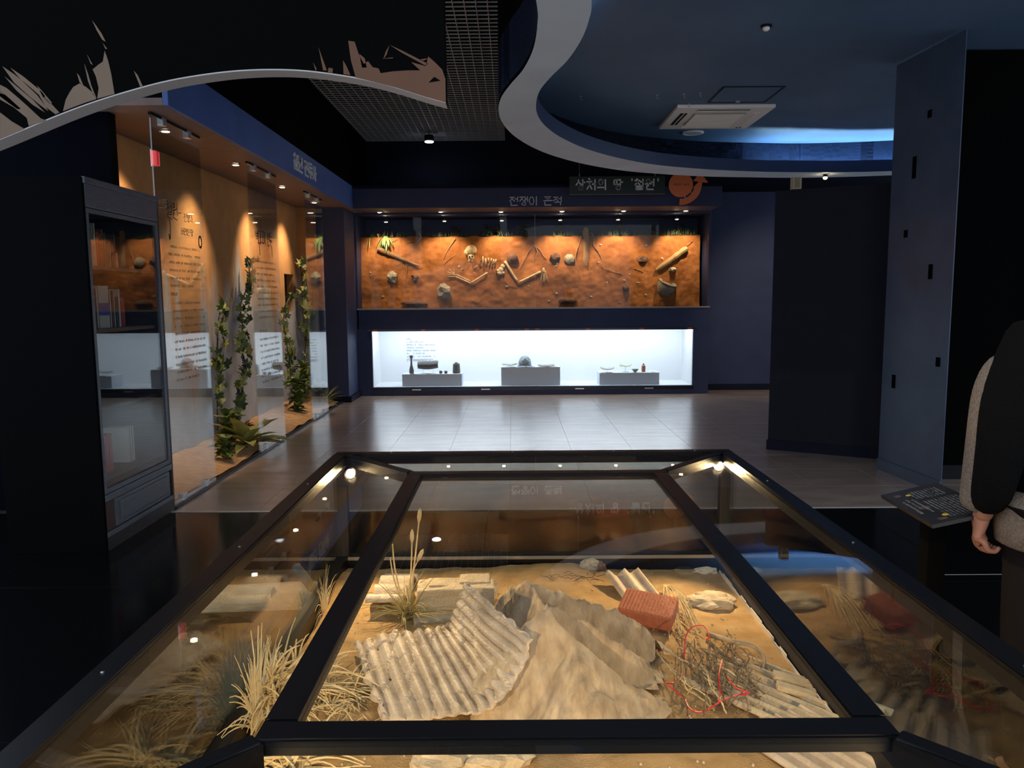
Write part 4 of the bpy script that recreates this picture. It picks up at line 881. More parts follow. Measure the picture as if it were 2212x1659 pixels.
rosette('leafy_bush', 'green bush at the foot of the plain glass panel', ng(690, 872), LM_small, 50, (-20, 80), (1.0, 1.8), G2, seed=17, stemh=.3)
rosette('dry_plant', 'brown withered plant at the foot of the grey plaster', ng(527, 905), leaf_mesh('withered_leaf', .12, .05, .3, .6, mat('withered', (.16, .07, .03), .8)), 18, (0, 70), (.8, 1.3), G2, seed=18)

# ================================================================== BOOKCASE
BX0, BX1, BY0, BY1, BZ = -3.10, -2.50, 4.585, 5.56, 2.265
DW = mat('dark_stained_wood', (.014, .015, .018), .5, rgb2=(.03, .032, .036), vscale=8, stretch=(1, 1, 6)); DWF = mat('bluish_black_wood', (.06, .075, .095), .45, rgb2=(.10, .12, .15), vscale=10, stretch=(2, 1, 12))
bk = thing('bookcase', 'dark wooden bookcase with glazed door and drawer', 'bookcase', ((BX0 + BX1) / 2, (BY0 + BY1) / 2, 0))
obj('near_end_panel', box(BM(), (BX0, BY0, 0), (BX1 - .002, BY0 + .025, BZ), .003), mat('black_end_panel', (.0025, .0025, .003), .8, spec=.04), bk)
obj('far_end_panel', box(BM(), (BX0, BY1 - .025, 0), (BX1 - .002, BY1, BZ), .003), DW, bk)
obj('back_panel', box(BM(), (BX0, BY0 + .026, 0), (BX0 + .02, BY1 - .026, BZ)), mat('brown_back', (.09, .045, .025), .7), bk)
obj('top_panel', box(BM(), (BX0 + .02, BY0 + .026, BZ - .03), (BX1 - .03, BY1 - .026, BZ)), DW, bk)
obj('crown_board', box(BM(), (BX1 - .03, BY0 + .026, BZ - .17), (BX1, BY1 - .026, BZ), .006), DWF, bk)
obj('crown_moulding', box(BM(), (BX1 - .01, BY0 + .01, BZ - .035), (BX1 + .012, BY1 - .01, BZ + .004), .004), DWF, bk)
SHW = mat('shelf_wood', (.16, .09, .055), .6)
SH_Z = (1.76, 1.37, .88, .44)
for z in SH_Z: obj('shelf', box(BM(), (BX0 + .021, BY0 + .026, z - .025), (BX1 - .06, BY1 - .026, z), .002), SHW if z > 1 else DW, bk)
dr = obj('door_frame', box(box(box(box(BM(), (BX1 - .024, BY0 + .028, .36), (BX1 - .002, BY0 + .055, 2.09)), (BX1 - .024, BY1 - .06, .36), (BX1 - .002, BY1 - .028, 2.09)), (BX1 - .024, BY0 + .055, 2.065), (BX1 - .002, BY1 - .06, 2.09)), (BX1 - .024, BY0 + .055, .36), (BX1 - .002, BY1 - .06, .39)), DWF, bk)
obj('door_glass', box(BM(), (BX1 - .016, BY0 + .055, .39), (BX1 - .010, BY1 - .06, 2.065)), glass_mat('door_glass', tint=(.9, .93, .93), f0=.06), dr)
obj('base_board', box(BM(), (BX1 - .05, BY0 + .026, 0), (BX1 - .004, BY1 - .026, .09), .004), DW, bk)
obj('drawer_rail', box(BM(), (BX1 - .04, BY0 + .026, .09), (BX1 + .004, BY1 - .026, .12), .004), DWF, bk); obj('drawer_rail', box(BM(), (BX1 - .04, BY0 + .026, .31), (BX1 + .002, BY1 - .026, .355), .004), DWF, bk)
dw = obj('drawer', box(BM(), (BX1 - .03, BY0 + .14, .125), (BX1 - .002, BY1 - .06, .305), .008), DWF, bk)
obj('drawer_panel', box(BM(), (BX1 - .002, BY0 + .19, .155), (BX1 + .006, BY1 - .11, .28), .006), DWF, dw)
obj('side_door', box(BM(), (BX1 - .03, BY0 + .03, .125), (BX1 - .004, BY0 + .135, .305), .004), mat('reddish_wood', (.05, .025, .02), .5), bk)
# books
BCOL = [('dark grey', (.06, .06, .07)), ('cream', (.50, .45, .36)), ('white', (.55, .55, .52)), ('red', (.32, .03, .03)), ('brown', (.15, .07, .04)), ('black', (.02, .02, .022)), ('green', (.06, .12, .09)), ('blue', (.07, .09, .28))]
BM_ = {n_: mat('book_' + n_.replace(' ', '_'), c_, .6) for n_, c_ in BCOL}; PAPER = mat('book_pages', (.6, .55, .45), .8)
def book(y, w, hgt, z, colr, label, grp, dep=.17, x=BX1 - .13, tilt=0.0, band=None):
    t = thing('book', label, 'book', (x, y + w / 2, z), grp)
    c_ = .0025
    obj('cover', box(box(box(BM(), (x - dep, y, z), (x, y + c_, z + hgt)), (x - dep, y + w - c_, z), (x, y + w, z + hgt)), (x - c_, y, z), (x, y + w, z + hgt)), BM_[colr], t)
    obj('pages', box(BM(), (x - dep + .004, y + c_, z + .004), (x - c_ - .001, y + w - c_, z + hgt - .004)), PAPER, t)
    if band: obj('cover_band', box(BM(), (x - .001, y + .001, z + band[0]), (x + .0012, y + w - .001, z + band[1])), BM_[band[2]], t)
    t.rotation_euler = (R_(tilt), 0, 0); return t
rnd = random.Random(9); y = BY0 + .09; k = 0
seq = [('dark grey', .03, .22), ('brown', .03, .27), ('white', .018, .2), ('green', .012, .19), ('cream', .012, .19), ('black', .03, .25), ('brown', .045, .24), ('cream', .015, .1), ('cream', .02, .27), ('red', .03, .22), ('red', .025, .21), ('brown', .02, .24), ('dark grey', .025, .22), ('black', .03, .20), ('cream', .010, .17), ('black', .03, .18), ('dark grey', .025, .22), ('white', .012, .1)]
rep = {}
for cn, w, hh in seq:
    rep[cn] = rep.get(cn, 0) + 1
    nb = 'tallest' if hh >= .27 else ('thin' if w <= .015 else ('short' if hh < .2 else 'upright'))
    book(y, w, hh, SH_Z[0], cn, f'{nb} {cn} book on the top bookcase shelf', 'books on the top shelf of the bookcase'); y += w + rnd.uniform(.002, .012)
y = BY0 + .26
for cn, w, hh, bd in [('cream', .02, .24, None), ('brown', .02, .25, None), ('cream', .02, .25, None), ('cream', .13, .27, (.08, .16, 'blue')), ('cream', .02, .24, None), ('brown', .02, .24, None), ('white', .015, .22, None), ('dark grey', .03, .2, None), ('cream', .03, .25, None), ('red', .05, .2, None)]:
    book(y, w, hh, SH_Z[1], cn, ('wide cream boxed set with a blue band on the second bookcase shelf' if bd else f'{"thin" if w <= .02 else "thick"} {cn} book on the second bookcase shelf'), 'books on the second shelf of the bookcase', band=bd); y += w + .006
y = BY0 + .10
for i in range(7):
    book(y, .04, .24, SH_Z[3], 'red', 'red volume of a matching set on the lowest bookcase shelf', 'matching red volumes on the lowest shelf'); y += .042
for i, cn in enumerate(('white', 'cream', 'white')): book(BY0 + .60 + i * .03, .022, .24, SH_Z[3], cn, f'{cn} book standing apart on the lowest bookcase shelf', 'pale books on the lowest shelf')
for i, cn in enumerate(('cream', 'white', 'cream', 'green')): book(BY0 + .08 + i * .04, .026, .26, SH_Z[2], cn, f'{cn} book on the third bookcase shelf', 'books on the third shelf of the bookcase')

# ================================================================== CEILING FITTINGS
def c_at(px, py, z=ZCB): return at_z(px, py, z)
a, b = c_at(1440, 255, ZCB - .03), c_at(1643, 257, ZCB - .03)
cx, cyy = (a.x + b.x) / 2 , (a.y + b.y) / 2; hs = .50
ac = thing('air_conditioner', 'beige four-way cassette air conditioner in the blue ceiling', 'air conditioner', (cx, cyy, ZCB - .03))
ACM = mat('ac_plastic', (.93, .88, .81), .5); z0 = ZCB - .035
obj('panel', box(BM(), (cx - hs, cyy - hs, z0), (cx + hs, cyy + hs, ZCB), .008), ACM, ac)
obj('intake_grille', box(BM(), (cx - .27, cyy - .27, z0 - .012), (cx + .27, cyy + .27, z0 - .001), .004), mat('ac_grille', (.42, .38, .33), .6), ac)
for i in range(13): obj('grille_slat', box(BM(), (cx - .26, cyy - .25 + i * .0405, z0 - .018), (cx + .26, cyy - .238 + i * .0405, z0 - .012)), ACM, ac)
for sx, sy in ((0, -1), (0, 1), (-1, 0), (1, 0)):
    if sx == 0: lo_b, hi_b = (cx - .27, cyy + sy * .38 - .035, z0 - .003), (cx + .27, cyy + sy * .38 + .035, z0 + .001)
    else: lo_b, hi_b = (cx + sx * .38 - .035, cyy - .27, z0 - .003), (cx + sx * .38 + .035, cyy + .27, z0 + .001)
    v_ = obj('air_outlet', box(BM(), lo_b, hi_b), BLACKM if (sx, sy) in ((0, -1), (-1, 0)) else ACM, ac)
    if sx == 0: obj('outlet_vane', box(BM(), (lo_b[0], cyy + sy * .38 - .006, z0 - .009), (hi_b[0], cyy + sy * .38 + .004, z0 - .003)), ACM, v_)
    else: obj('outlet_vane', box(BM(), (cx + sx * .38 - .006, lo_b[1], z0 - .009), (cx + sx * .38 + .004, hi_b[1], z0 - .003)), ACM, v_)
bm = box(box(BM(), (cx + .36, cyy + .42, z0 - .004), (cx + .38, cyy + .44, z0)), (cx + .40, cyy + .42, z0 - .004), (cx + .42, cyy + .44, z0)); obj('indicator', bm, BLACKM, ac)
p = c_at(1497, 286); t = thing('ceiling_speaker', 'round white ceiling speaker beside the air conditioner', 'speaker', p)
obj('rim', lathe(BM(), [(.125, 0), (.125, -.012), (.105, -.016), (.104, 0)], p, 28, False), ACM, t); obj('grille', lathe(BM(), [(.002, -.013), (.104, -.012), (.104, 0), (.002, 0)], p, 28), mat('spk', (.5, .5, .5), .6), t)
q = [c_at(1570, 190), c_at(1676, 190), c_at(1648, 217), c_at(1545, 217)]
mx_, my_ = sum(v.x for v in q) / 4, sum(v.y for v in q) / 4
t = thing('access_hatch', 'square access hatch outline in the blue ceiling', 'hatch', (mx_, my_, ZCB))
obj('lid', box(BM(), (mx_ - .27, my_ - .27, ZCB - .004), (mx_ + .27, my_ + .27, ZCB + .01)), CEILB, t)
for s_ in ((-.29, -.29, .29, -.28), (-.29, .28, .29, .29), (-.29, -.28, -.28, .28), (.28, -.28, .29, .28)): obj('hatch_frame', box(BM(), (mx_ + s_[0], my_ + s_[1], ZCB - .007), (mx_ + s_[2], my_ + s_[3], ZCB + .002)), BLACKM, t)
obj('hatch_latch', box(BM(), (mx_ - .02, my_ + .23, ZCB - .014), (mx_ + .02, my_ + .26, ZCB - .004)), STEEL, t)
p = c_at(1655, 55); t = thing('smoke_detector', 'small dome detector on the blue ceiling', 'detector', p)
obj('base', lathe(BM(), [(.04, 0), (.04, -.012), (.03, -.014), (.002, -.014)], p, 18), BLACKM, t); obj('dome', lathe(BM(), [(.026, -.014), (.024, -.03), (.014, -.038), (.002, -.04)], p, 18), ACM, t, smooth=True)
for px, py in ((1254, 208), (1419, 205), (1477, 203), (1512, 200), (1488, 224)):
    p = c_at(px, py); t = thing('ceiling_hook', 'tiny metal hook screwed into the blue ceiling', 'hook', p, 'hooks in the blue ceiling')
    obj('plate', lathe(BM(), [(.012, 0), (.012, -.005), (.003, -.006)], p, 10), STEEL, t); obj('shank', tube(BM(), [p - Vector((0, 0, .005)), p - Vector((0, 0, .03)), p + Vector((.01, 0, -.038)), p + Vector((.015, 0, -.028))], .0025, 5), STEEL, t)
# cool downlight under the grid
p = at_y(927, 306, 12.2); t = thing('grid_downlight', 'round white downlight hanging below the grid ceiling', 'downlight', p)
obj('housing', lathe(BM(), [(.06, 0), (.075, .012), (.075, .09), (.03, .11)], p, 20), BLACKM, t)
obj('lens', lathe(BM(), [(.002, -.004), (.06, -.004), (.07, .004), (.002, .004)], p - Vector((0, 0, .006)), 20), COOLL, t)
obj('cable', tube(BM(), [p + Vector((0, 0, .11)), (p.x, p.y, 4.1)], .006, 6), BLACKM, t)
ld = bpy.data.lights.new('downlight_lamp', 'SPOT'); ld.energy = 150; ld.color = (.85, .92, 1); ld.spot_size = R_(110); ld.spot_blend = .8; ld.shadow_soft_size = .06
lo = bpy.data.objects.new('downlight_lamp', ld); COL.objects.link(lo); lo.parent = t; lo.location = (0, 0, -.03)
# spot under the soffit, lighting the navy wall
p = at_z(1783, 376, ZSO); t = thing('soffit_spotlight', 'warm spotlight clipped under the pale soffit', 'spotlight', (p.x, p.y, ZSO))
obj('arm', tube(BM(), [(p.x, p.y, ZSO), (p.x, p.y, ZSO - .03)], .006, 6), BLACKM, t)
obj('lens', lathe(BM(), [(.002, -.02), (.02, -.016), (.026, 0), (.02, .01), (.002, .012)], Vector((p.x, p.y, ZSO - .045)), 12), WARML, t, smooth=True)
obj('housing', lathe(BM(), [(.030, 0), (.030, .02), (.012, .03)], Vector((p.x, p.y, ZSO - .035)), 12), BLACKM, t)
ld = bpy.data.lights.new('soffit_lamp', 'SPOT'); ld.energy = 160; ld.color = (1, .82, .62); ld.spot_size = R_(75); ld.spot_blend = .9; ld.shadow_soft_size = .03
lo = bpy.data.objects.new('soffit_lamp', ld); COL.objects.link(lo); lo.parent = t; lo.location = (0, 0, -.07); lo.rotation_euler = Vector((.25, 1, -.75)).to_track_quat('-Z', 'Y').to_euler()
# small speaker box on the partition
p = at_y(1720, 404, 7.56); t = thing("wall_speaker", 'small beige box standing on top of the dark partition', 'speaker', (p.x, 7.56, 2.56))
obj('body', box(BM(), (p.x - .042, 7.53, 2.56), (p.x + .042, 7.61, 2.675), .006), mat('beige_box', (.45, .37, .25), .6), t); obj('front', box(BM(), (p.x - .03, 7.524, 2.572), (p.x + .02, 7.53, 2.664)), mat('beige_front', (.25, .2, .13), .6), t)

# ================================================================== VITRINE
VX0, VX1, VY0, VY1, VZ = -.875, 1.08, .82, 3.765, .79
IX0, IX1, IY0, IY1 = -.455, .675, 1.255, 3.325
BW, BD = .062, .05
vt = thing('vitrine', 'large black-framed glass floor case with sloping mitred top panes', 'display case', ((VX0 + VX1) / 2, (VY0 + VY1) / 2, 0))
def bar(a, b, w=BW, d=BD, z=VZ, name='frame_bar', top=0.0):
    a, b = Vector(a), Vector(b); dr_ = (b - a).normalized(); nn = Vector((-dr_.y, dr_.x)) * w / 2
    bm = prism(BM(), [(a.x - nn.x, a.y - nn.y, z - d), (b.x - nn.x, b.y - nn.y, z - d), (b.x + nn.x, b.y + nn.y, z - d), (a.x + nn.x, a.y + nn.y, z - d)], (0, 0, d))
    bmesh.ops.bevel(bm, geom=[e for e in bm.edges if abs(e.verts[0].co.z - z) < 1e-5 and abs(e.verts[1].co.z - z) < 1e-5], offset=.004, segments=2, affect='EDGES')
    return obj(name, bm, BLACKM, vt)
h2 = BW / 2
for a, b in [((VX0, VY0 + h2), (VX1, VY0 + h2)), ((VX0, VY1 - h2), (VX1, VY1 - h2))]: bar(a, b, name='outer_rail')
for a, b in [((VX0 + h2, VY0 + BW), (VX0 + h2, VY1 - BW)), ((VX1 - h2, VY0 + BW), (VX1 - h2, VY1 - BW))]: bar(a, b, name='outer_rail')
for a, b in [((IX0, IY0 + h2), (IX1, IY0 + h2)), ((IX0, IY1 - h2), (IX1, IY1 - h2))]: bar(a, b, d=.03, name='inner_rail')
for a, b in [((IX0 + h2, IY0 + BW), (IX0 + h2, IY1 - BW)), ((IX1 - h2, IY0 + BW), (IX1 - h2, IY1 - BW))]: bar(a, b, d=.03, name='inner_rail')
for (ox, oy), (ix, iy) in zip([(VX0, VY0), (VX1, VY0), (VX0, VY1), (VX1, VY1)], [(IX0, IY0), (IX1, IY0), (IX0, IY1), (IX1, IY1)]):
    d_ = (Vector((ix, iy)) - Vector((ox, oy))).normalized(); bar(Vector((ox, oy)) + d_ * .075, Vector((ix, iy)) - d_ * -.01, w=.04, name='mitre_bar')
gz0, gz1 = VZ - .016, VZ - .008
def gpane(pts, name='top_pane'):
    obj(name, prism(BM(), [(x, y, gz0) for x, y in pts], (0, 0, gz1 - gz0)), GLASSV, vt)
e1, e2 = .03, .022
gpane([(VX0 + BW, VY0 + BW + .03), (IX0 - .001, IY0 + .02), (IX0 - .001, IY1 - .02), (VX0 + BW, VY1 - BW - .03)])
gpane([(VX1 - BW, VY1 - BW - .03), (IX1 + .001, IY1 - .02), (IX1 + .001, IY0 + .02), (VX1 - BW, VY0 + BW + .03)])
gpane([(VX0 + BW + .03, VY1 - BW), (IX0 + .02, IY1 + .001), (IX1 - .02, IY1 + .001), (VX1 - BW - .03, VY1 - BW)])
gpane([(VX1 - BW - .03, VY0 + BW), (IX1 - .02, IY0 - .001), (IX0 + .02, IY0 - .001), (VX0 + BW + .03, VY0 + BW)])
gpane([(IX0 + BW, IY0 + BW), (IX1 - BW, IY0 + BW), (IX1 - BW, IY1 - BW), (IX0 + BW, IY1 - BW)], 'centre_pane')
# posts, side glass, plinth
ZBS = .27
PB = mat('post_brown_black', (.016, .013, .011), .4)
for x in (VX0 + .005, VX1 - .055):
    for y in (VY0 + .005, VY1 - .055): obj('corner_post', box(BM(), (x, y, ZBS), (x + .05, y + .05, VZ - BD), .003), PB, vt)
for a, b in [((VX0 + .06, VY1 - .022, ZBS), (VX1 - .06, VY1 - .014, VZ - BD)), ((VX0 + .06, VY0 + .014, ZBS), (VX1 - .06, VY0 + .022, VZ - BD)), ((VX0 + .014, VY0 + .06, ZBS), (VX0 + .022, VY1 - .06, VZ - BD)), ((VX1 - .022, VY0 + .06, ZBS), (VX1 - .014, VY1 - .06, VZ - BD))]:
    obj('side_pane', box(BM(), a, b), GLASSV, vt)
bm = BM()
for a, b in [((VX0, VY1 - .05, 0), (VX1, VY1, ZBS)), ((VX0, VY0, 0), (VX1, VY0 + .05, ZBS)), ((VX0, VY0 + .05, 0), (VX0 + .05, VY1 - .05, ZBS)), ((VX1 - .05, VY0 + .05, 0), (VX1, VY1 - .05, ZBS))]: box(bm, a, b)
obj('plinth', bm, BLACKM, vt)
obj('base_strip', box(BM(), (VX0 + .051, VY1 - .056, ZBS - .02), (VX1 - .051, VY1 - .0505, ZBS - .004)), mat('strip_pale', (.30, .25, .2), .5), vt)
# screws on the rails
for x in (-.6, 0.0, .5, .9): obj('screw', lathe(BM(), [(.004, 0), (.004, .002), (.001, .003)], (x, VY1 - h2, VZ), 8), STEEL, vt)
for y in (1.5, 2.3, 3.1):
    for x in (VX0 + h2, VX1 - h2): obj('screw', lathe(BM(), [(.004, 0), (.004, .002), (.001, .003)], (x, y, VZ), 8), STEEL, vt)
# ---- sand
SX0, SX1, SY0, SY1 = VX0 + .052, VX1 - .052, VY0 + .052, VY1 - .058
def sand_z(x, y):
    h_ = .195 + .022 * noise.noise(Vector((x * 2.2, y * 2.2, 3))) + .008 * noise.noise(Vector((x * 9, y * 9, 1)))
    h_ += .035 * math.exp(-((x - .05) ** 2 + (y - 3.5) ** 2) / .15) - .02 * max(0, (x - .75)) 
    h_ += .05 * math.exp(-((x + .75) ** 2 + (y - 3.5) ** 2) / .05) + .004 * noise.noise(Vector((x * 30, y * 30, 1)))
    return h_
def sfn(u, v):
    x = SX0 + u * (SX1 - SX0); y = SY0 + v * (SY1 - SY0); return Vector((x, y, sand_z(x, y)))
bm = BM(); grid_surf(bm, sfn, 110, 160)
sd = tag(obj('diorama_sand', bm, SAND, smooth=True), 'yellow sand ground inside the floor case', 'sand', kind='stuff')
def S(px, py, dz=0.0):
    p = at_z(px, py, .2)
    for _ in range(3): p = at_z(px, py, sand_z(p.x, p.y) + dz)
    return p
# white paper edging along the right wall
bm = BM(); pts = []
for i in range(30):
    y = 1.6 + i * (SY1 - 1.62) / 29; pts.append((SX1 - .003, y, sand_z(SX1, y) + .02 + .018 * noise.noise(Vector((y * 7, 0, 0)))))
for i in range(29):
    a, b = pts[i], pts[i + 1]; box(bm, (SX1 - .006, a[1], sand_z(SX1, a[1]) - .01), (SX1 - .003, b[1], a[2]))
obj('paper_edging', bm, mat('white_paper', (.7, .66, .58), .8), vt)
# ---- corner lamps
BULB = emat('bulb_warm', (1.0, .72, .38), 60.0)
def cornerlamp(x, y, z, tgt, label, pw):
    p = Vector((x, y, z)); d_ = (Vector(tgt) - p).normalized()
    t = thing('corner_lamp', label, 'spotlight', p, 'spotlights at the corners of the floor case')
    q_ = d_.to_track_quat('Z', 'Y').to_matrix().to_4x4(); M = Matrix.Translation(p) @ q_
    bm = lathe(BM(), [(.010, -.05), (.016, -.045), (.024, -.02), (.032, 0), (.030, 0), (.02, -.02)], (0, 0, 0), 16, False); bmesh.ops.transform(bm, matrix=M, verts=bm.verts); obj('housing', bm, BLACKM, t, smooth=True)
    bm = lathe(BM(), [(.002, .022), (.012, .019), (.020, .010), (.023, 0), (.018, -.012), (.010, -.02), (.002, -.022)], (0, 0, 0), 14); bmesh.ops.transform(bm, matrix=M, verts=bm.verts); obj('bulb', bm, BULB, t, smooth=True)
    cxp = VX0 + .03 if x < .1 else VX1 - .03; cyp = VY1 - .03 if y > 2 else VY0 + .03
    obj('bracket', tube(BM(), [p - d_ * .045, p - d_ * .06 + Vector((0, 0, .02)), Vector((cxp, cyp, z + .02))], .005, 6), BLACKM, t)
    ld = bpy.data.lights.new('corner_lamp_light', 'SPOT'); ld.energy = P_VIT * pw; ld.color = (1, .68, .345); ld.spot_size = R_(120); ld.spot_blend = .7; ld.shadow_soft_size = .02
    lo = bpy.data.objects.new('corner_lamp_light', ld); COL.objects.link(lo); lo.parent = t; lo.location = d_ * .02; lo.rotation_euler = d_.to_track_quat('-Z', 'Y').to_euler()
pl_, pr_ = at_y(757, 1023, 3.66), at_y(1552, 1006, 3.66)
cornerlamp(pl_.x, 3.66, pl_.z, (.15, 2.2, .2), 'glowing warm spotlight at the far corner of the floor case beside the niche', .85)
cornerlamp(pr_.x, 3.66, pr_.z, (.05, 2.2, .2), 'glowing warm spotlight at the far corner of the floor case beside the partition', .85)
cornerlamp(VX0 + .11, VY0 + .11, .70, (.2, 2.6, .2), 'warm spotlight at the near corner of the floor case on the bookcase side', .95)
cornerlamp(VX1 - .11, VY0 + .11, .70, (.0, 2.6, .2), 'warm spotlight at the near corner of the floor case on the visitor side', .8)

# ---- corrugated cement sheet, broken and bent
T_ = [(768, 1394, .225), (868, 1368, .235), (950, 1362, .25), (984, 1322, .34), (1006, 1256, .47)]
B_ = [(828, 1562, .235), (950, 1556, .24), (1058, 1536, .27), (1122, 1455, .34), (1150, 1380, .43)]
Ts = spline([at_z(*q) for q in T_], 101); Bs = spline([at_z(*q) for q in B_], 101)
def corr(u, v):
    i = u * 100; k = min(int(i), 99); f = i - k
    a = Ts[k].lerp(Ts[k + 1], f); b = Bs[k].lerp(Bs[k + 1], f); p = a.lerp(b, v)
    du = (Ts[min(k + 2, 100)] - Ts[max(k - 1, 0)]); dv = b - a; nn = du.cross(dv)
    nn = nn.normalized(); nn = nn if nn.z > 0 else -nn
    e = min(u, 1 - u, v, 1 - v); fl_ = min(1.0, (1 - v) / .10 + .25, (1 - u) / .06 + .2)
    rag = (.018 * noise.noise(Vector((u * 9, v * 9, 5))) if e < .02 else 0)
    # cracked steps across the ridges
    st = .010 * (noise.cell(Vector((u * 9 + v * 2, v * 4.3 + .6 * math.sin(u * 9), 2))) )
    return p + nn * (.0085 * fl_ * math.sin(u * 2 * math.pi * 15) + .012 * noise.noise(p * 6) + st * .7) + Vector((rag, rag, 0))
cs = thing('corrugated_sheet', 'big broken grey corrugated cement sheet bent up against the mound', 'corrugated sheet', tuple(S(950, 1480)))
obj('sheet', sheet(BM(), corr, 180, 44, .008), SLATE, cs)
bm = BM(); rnd = random.Random(4)       # cracks running across the sheet
for k in range(9):
    v0 = .12 + .1 * k; pts = []
    u0 = rnd.uniform(0, .45); u1 = u0 + rnd.uniform(.25, .5)
    for i in range(16):
        u = u0 + (u1 - u0) * i / 15
        if u < 1: pts.append(corr(u, min(.98, max(.02, v0 + .03 * math.sin(i * 1.7 + k) + rnd.uniform(-.012, .012)))) + Vector((0, 0, .003)))
    if len(pts) > 2: tube(bm, pts, .0034, 4)
obj('crack', bm, mat('crack_dark', (.08, .055, .035), .9), cs)
# ---- crumpled canvas mound
def ridge(x, y, a, b, ha, hb, sl):
    a, b, p = Vector(a), Vector(b), Vector((x, y)); d_ = b - a; t = max(0, min(1, (p - a).dot(d_) / d_.length_squared)); dist = (p - (a + d_ * t)).length
    return ha + (hb - ha) * t - sl * dist
RID = [  # crest points (pixel, height) and slopes towards and away from the camera side
    ([(1185, 1306, .50), (1240, 1376, .42), (1310, 1440, .335), (1400, 1512, .235)], .80, 3.2),
    ([(1188, 1304, .48), (1270, 1345, .42), (1340, 1386, .36), (1400, 1436, .26)], 3.0, 1.2),
    ([(1136, 1250, .48), (1190, 1270, .445), (1250, 1288, .42), (1330, 1308, .395), (1384, 1336, .36), (1412, 1395, .24)], 3.2, 1.5),
    ([(1136, 1250, .48), (1092, 1276, .40), (1066, 1304, .29)], 3.2, 1.6),
    ([(1140, 1254, .47), (1168, 1290, .45), (1185, 1306, .49)], 3.0, 3.0)]
RID = [([at_z(*q) for q in P_], a, b) for P_, a, b in RID]
def mound_raw(x, y):
    best = -9
    p = Vector((x, y))
    for P_, sf, sb in RID:
        for a3, b3 in zip(P_[:-1], P_[1:]):
            a, b = Vector((a3.x, a3.y)), Vector((b3.x, b3.y)); d_ = b - a; t = max(0, min(1, (p - a).dot(d_) / d_.length_squared)); q = a + d_ * t
            dv = p - q; dist = dv.length; front = dv.y < 0
            best = max(best, a3.z + (b3.z - a3.z) * t - (sf if front else sb) * dist)
    return best
def mound_z(x, y):
    wx = x + .014 * noise.noise(Vector((x * 12, y * 12, 1))); wy = y + .012 * noise.noise(Vector((x * 12, y * 12, 8)))
    h_ = mound_raw(wx, wy)
    h_ += .020 * noise.noise(Vector((x * 7, y * 7, 2))) + .009 * noise.noise(Vector((x * 26, y * 16, 5))) + .03 * abs(noise.noise(Vector((x * 5 + y * 3, y * 2.5, 9)))) + .020 * abs(noise.noise(Vector((x * 16 - y * 6, y * 9, 3)))) + .008 * abs(noise.noise(Vector((x * 38 - y * 22, y * 14, 7)))) - .018
    return h_
mx0, mx1, my0, my1 = -.14, .72, 2.02, 3.02
NXg, NYg = 170, 180
bm = BM(); GV = {}
for i in range(NXg + 1):
    for j in range(NYg + 1):
        x = mx0 + (mx1 - mx0) * i / NXg; y = my0 + (my1 - my0) * j / NYg; z = mound_z(x, y)
        z = max(z, sand_z(x, y) + .02)
        if mound_raw(x, y) > .17 or (-.02 < x < .5 and 2.5 < y < 2.82): GV[i, j] = bm.verts.new((x, y, z))
for i in range(NXg):
    for j in range(NYg):
        k4 = [(i, j), (i + 1, j), (i + 1, j + 1), (i, j + 1)]
        if all(q in GV for q in k4): bm.faces.new([GV[q] for q in k4])
md = tag(obj('canvas_mound', bm, MUD, smooth=True), 'stiff crumpled sand-coloured canvas heaped into a ridged mound', 'canvas')
# ---- bricks and blocks
def rbox(name, c, size, yaw, m, label, cat, tilt=(0, 0), bev=.006, group=None, rough=0.0):
    t = thing(name, label, cat, c, group); s = Vector(size) / 2
    bm = box(BM(), -s, s, bev)
    if rough:
        bmesh.ops.subdivide_edges(bm, edges=[e for e in bm.edges if e.calc_length() > .05], cuts=3, use_grid_fill=True)
        for v in bm.verts: v.co += Vector((noise.noise(v.co * 25 + Vector(c)), noise.noise(v.co * 22 + Vector((5, 1, 2))), noise.noise(v.co * 27))) * rough
    M = Matrix.Translation(Vector(c)) @ Matrix.Rotation(R_(yaw), 4, 'Z') @ Matrix.Rotation(R_(tilt[0]), 4, 'X') @ Matrix.Rotation(R_(tilt[1]), 4, 'Y')
    bmesh.ops.transform(bm, matrix=M, verts=bm.verts); obj('block', bm, m, t); return t, M
c = S(1400, 1316, .07)
t, M = rbox('brick', c, (.22, .15, .062), -24, BRICK, 'red clay brick with combed grooves resting beside the canvas mound', 'brick', (14, 3))
for k in range(15):
    bm = box(BM(), (-.102 + k * .0144, -.070, .030), (-.095 + k * .0144, .070, .0345), .0012); bmesh.ops.transform(bm, matrix=M, verts=bm.verts); obj('groove_rib', bm, BRICK, t)
c = S(985, 1290, .05); rbox('concrete_block', c, (.33, .13, .12), 4, CONC, 'long sandy concrete block behind the reed plant', 'block', (0, 0), .006, rough=.005)
c = S(965, 1262, .10); rbox('concrete_slab', c, (.16, .09, .025), 9, CONC, 'thin concrete slab lying on the long block beside the reed plant', 'slab', (0, 4), .003, rough=.003)
c = S(1025, 1255, .10); rbox('concrete_slab', c, (.13, .10, .03), 2, CONC, 'thin concrete slab lying at the free end of the long block', 'slab', (0, 0), .003, rough=.003)
c = S(1040, 1285, .04); rbox('concrete_slab', c, (.12, .09, .10), -10, CONC, 'broken concrete chunk at the end of the long block', 'block', (0, 8), .004, rough=.008)
c = S(935, 1330, .004); rbox('flat_tile', c, (.17, .14, .015), 12, CONC, 'flat sandy tile on the sand in front of the reed plant', 'tile', (0, 0), .003, rough=.002)
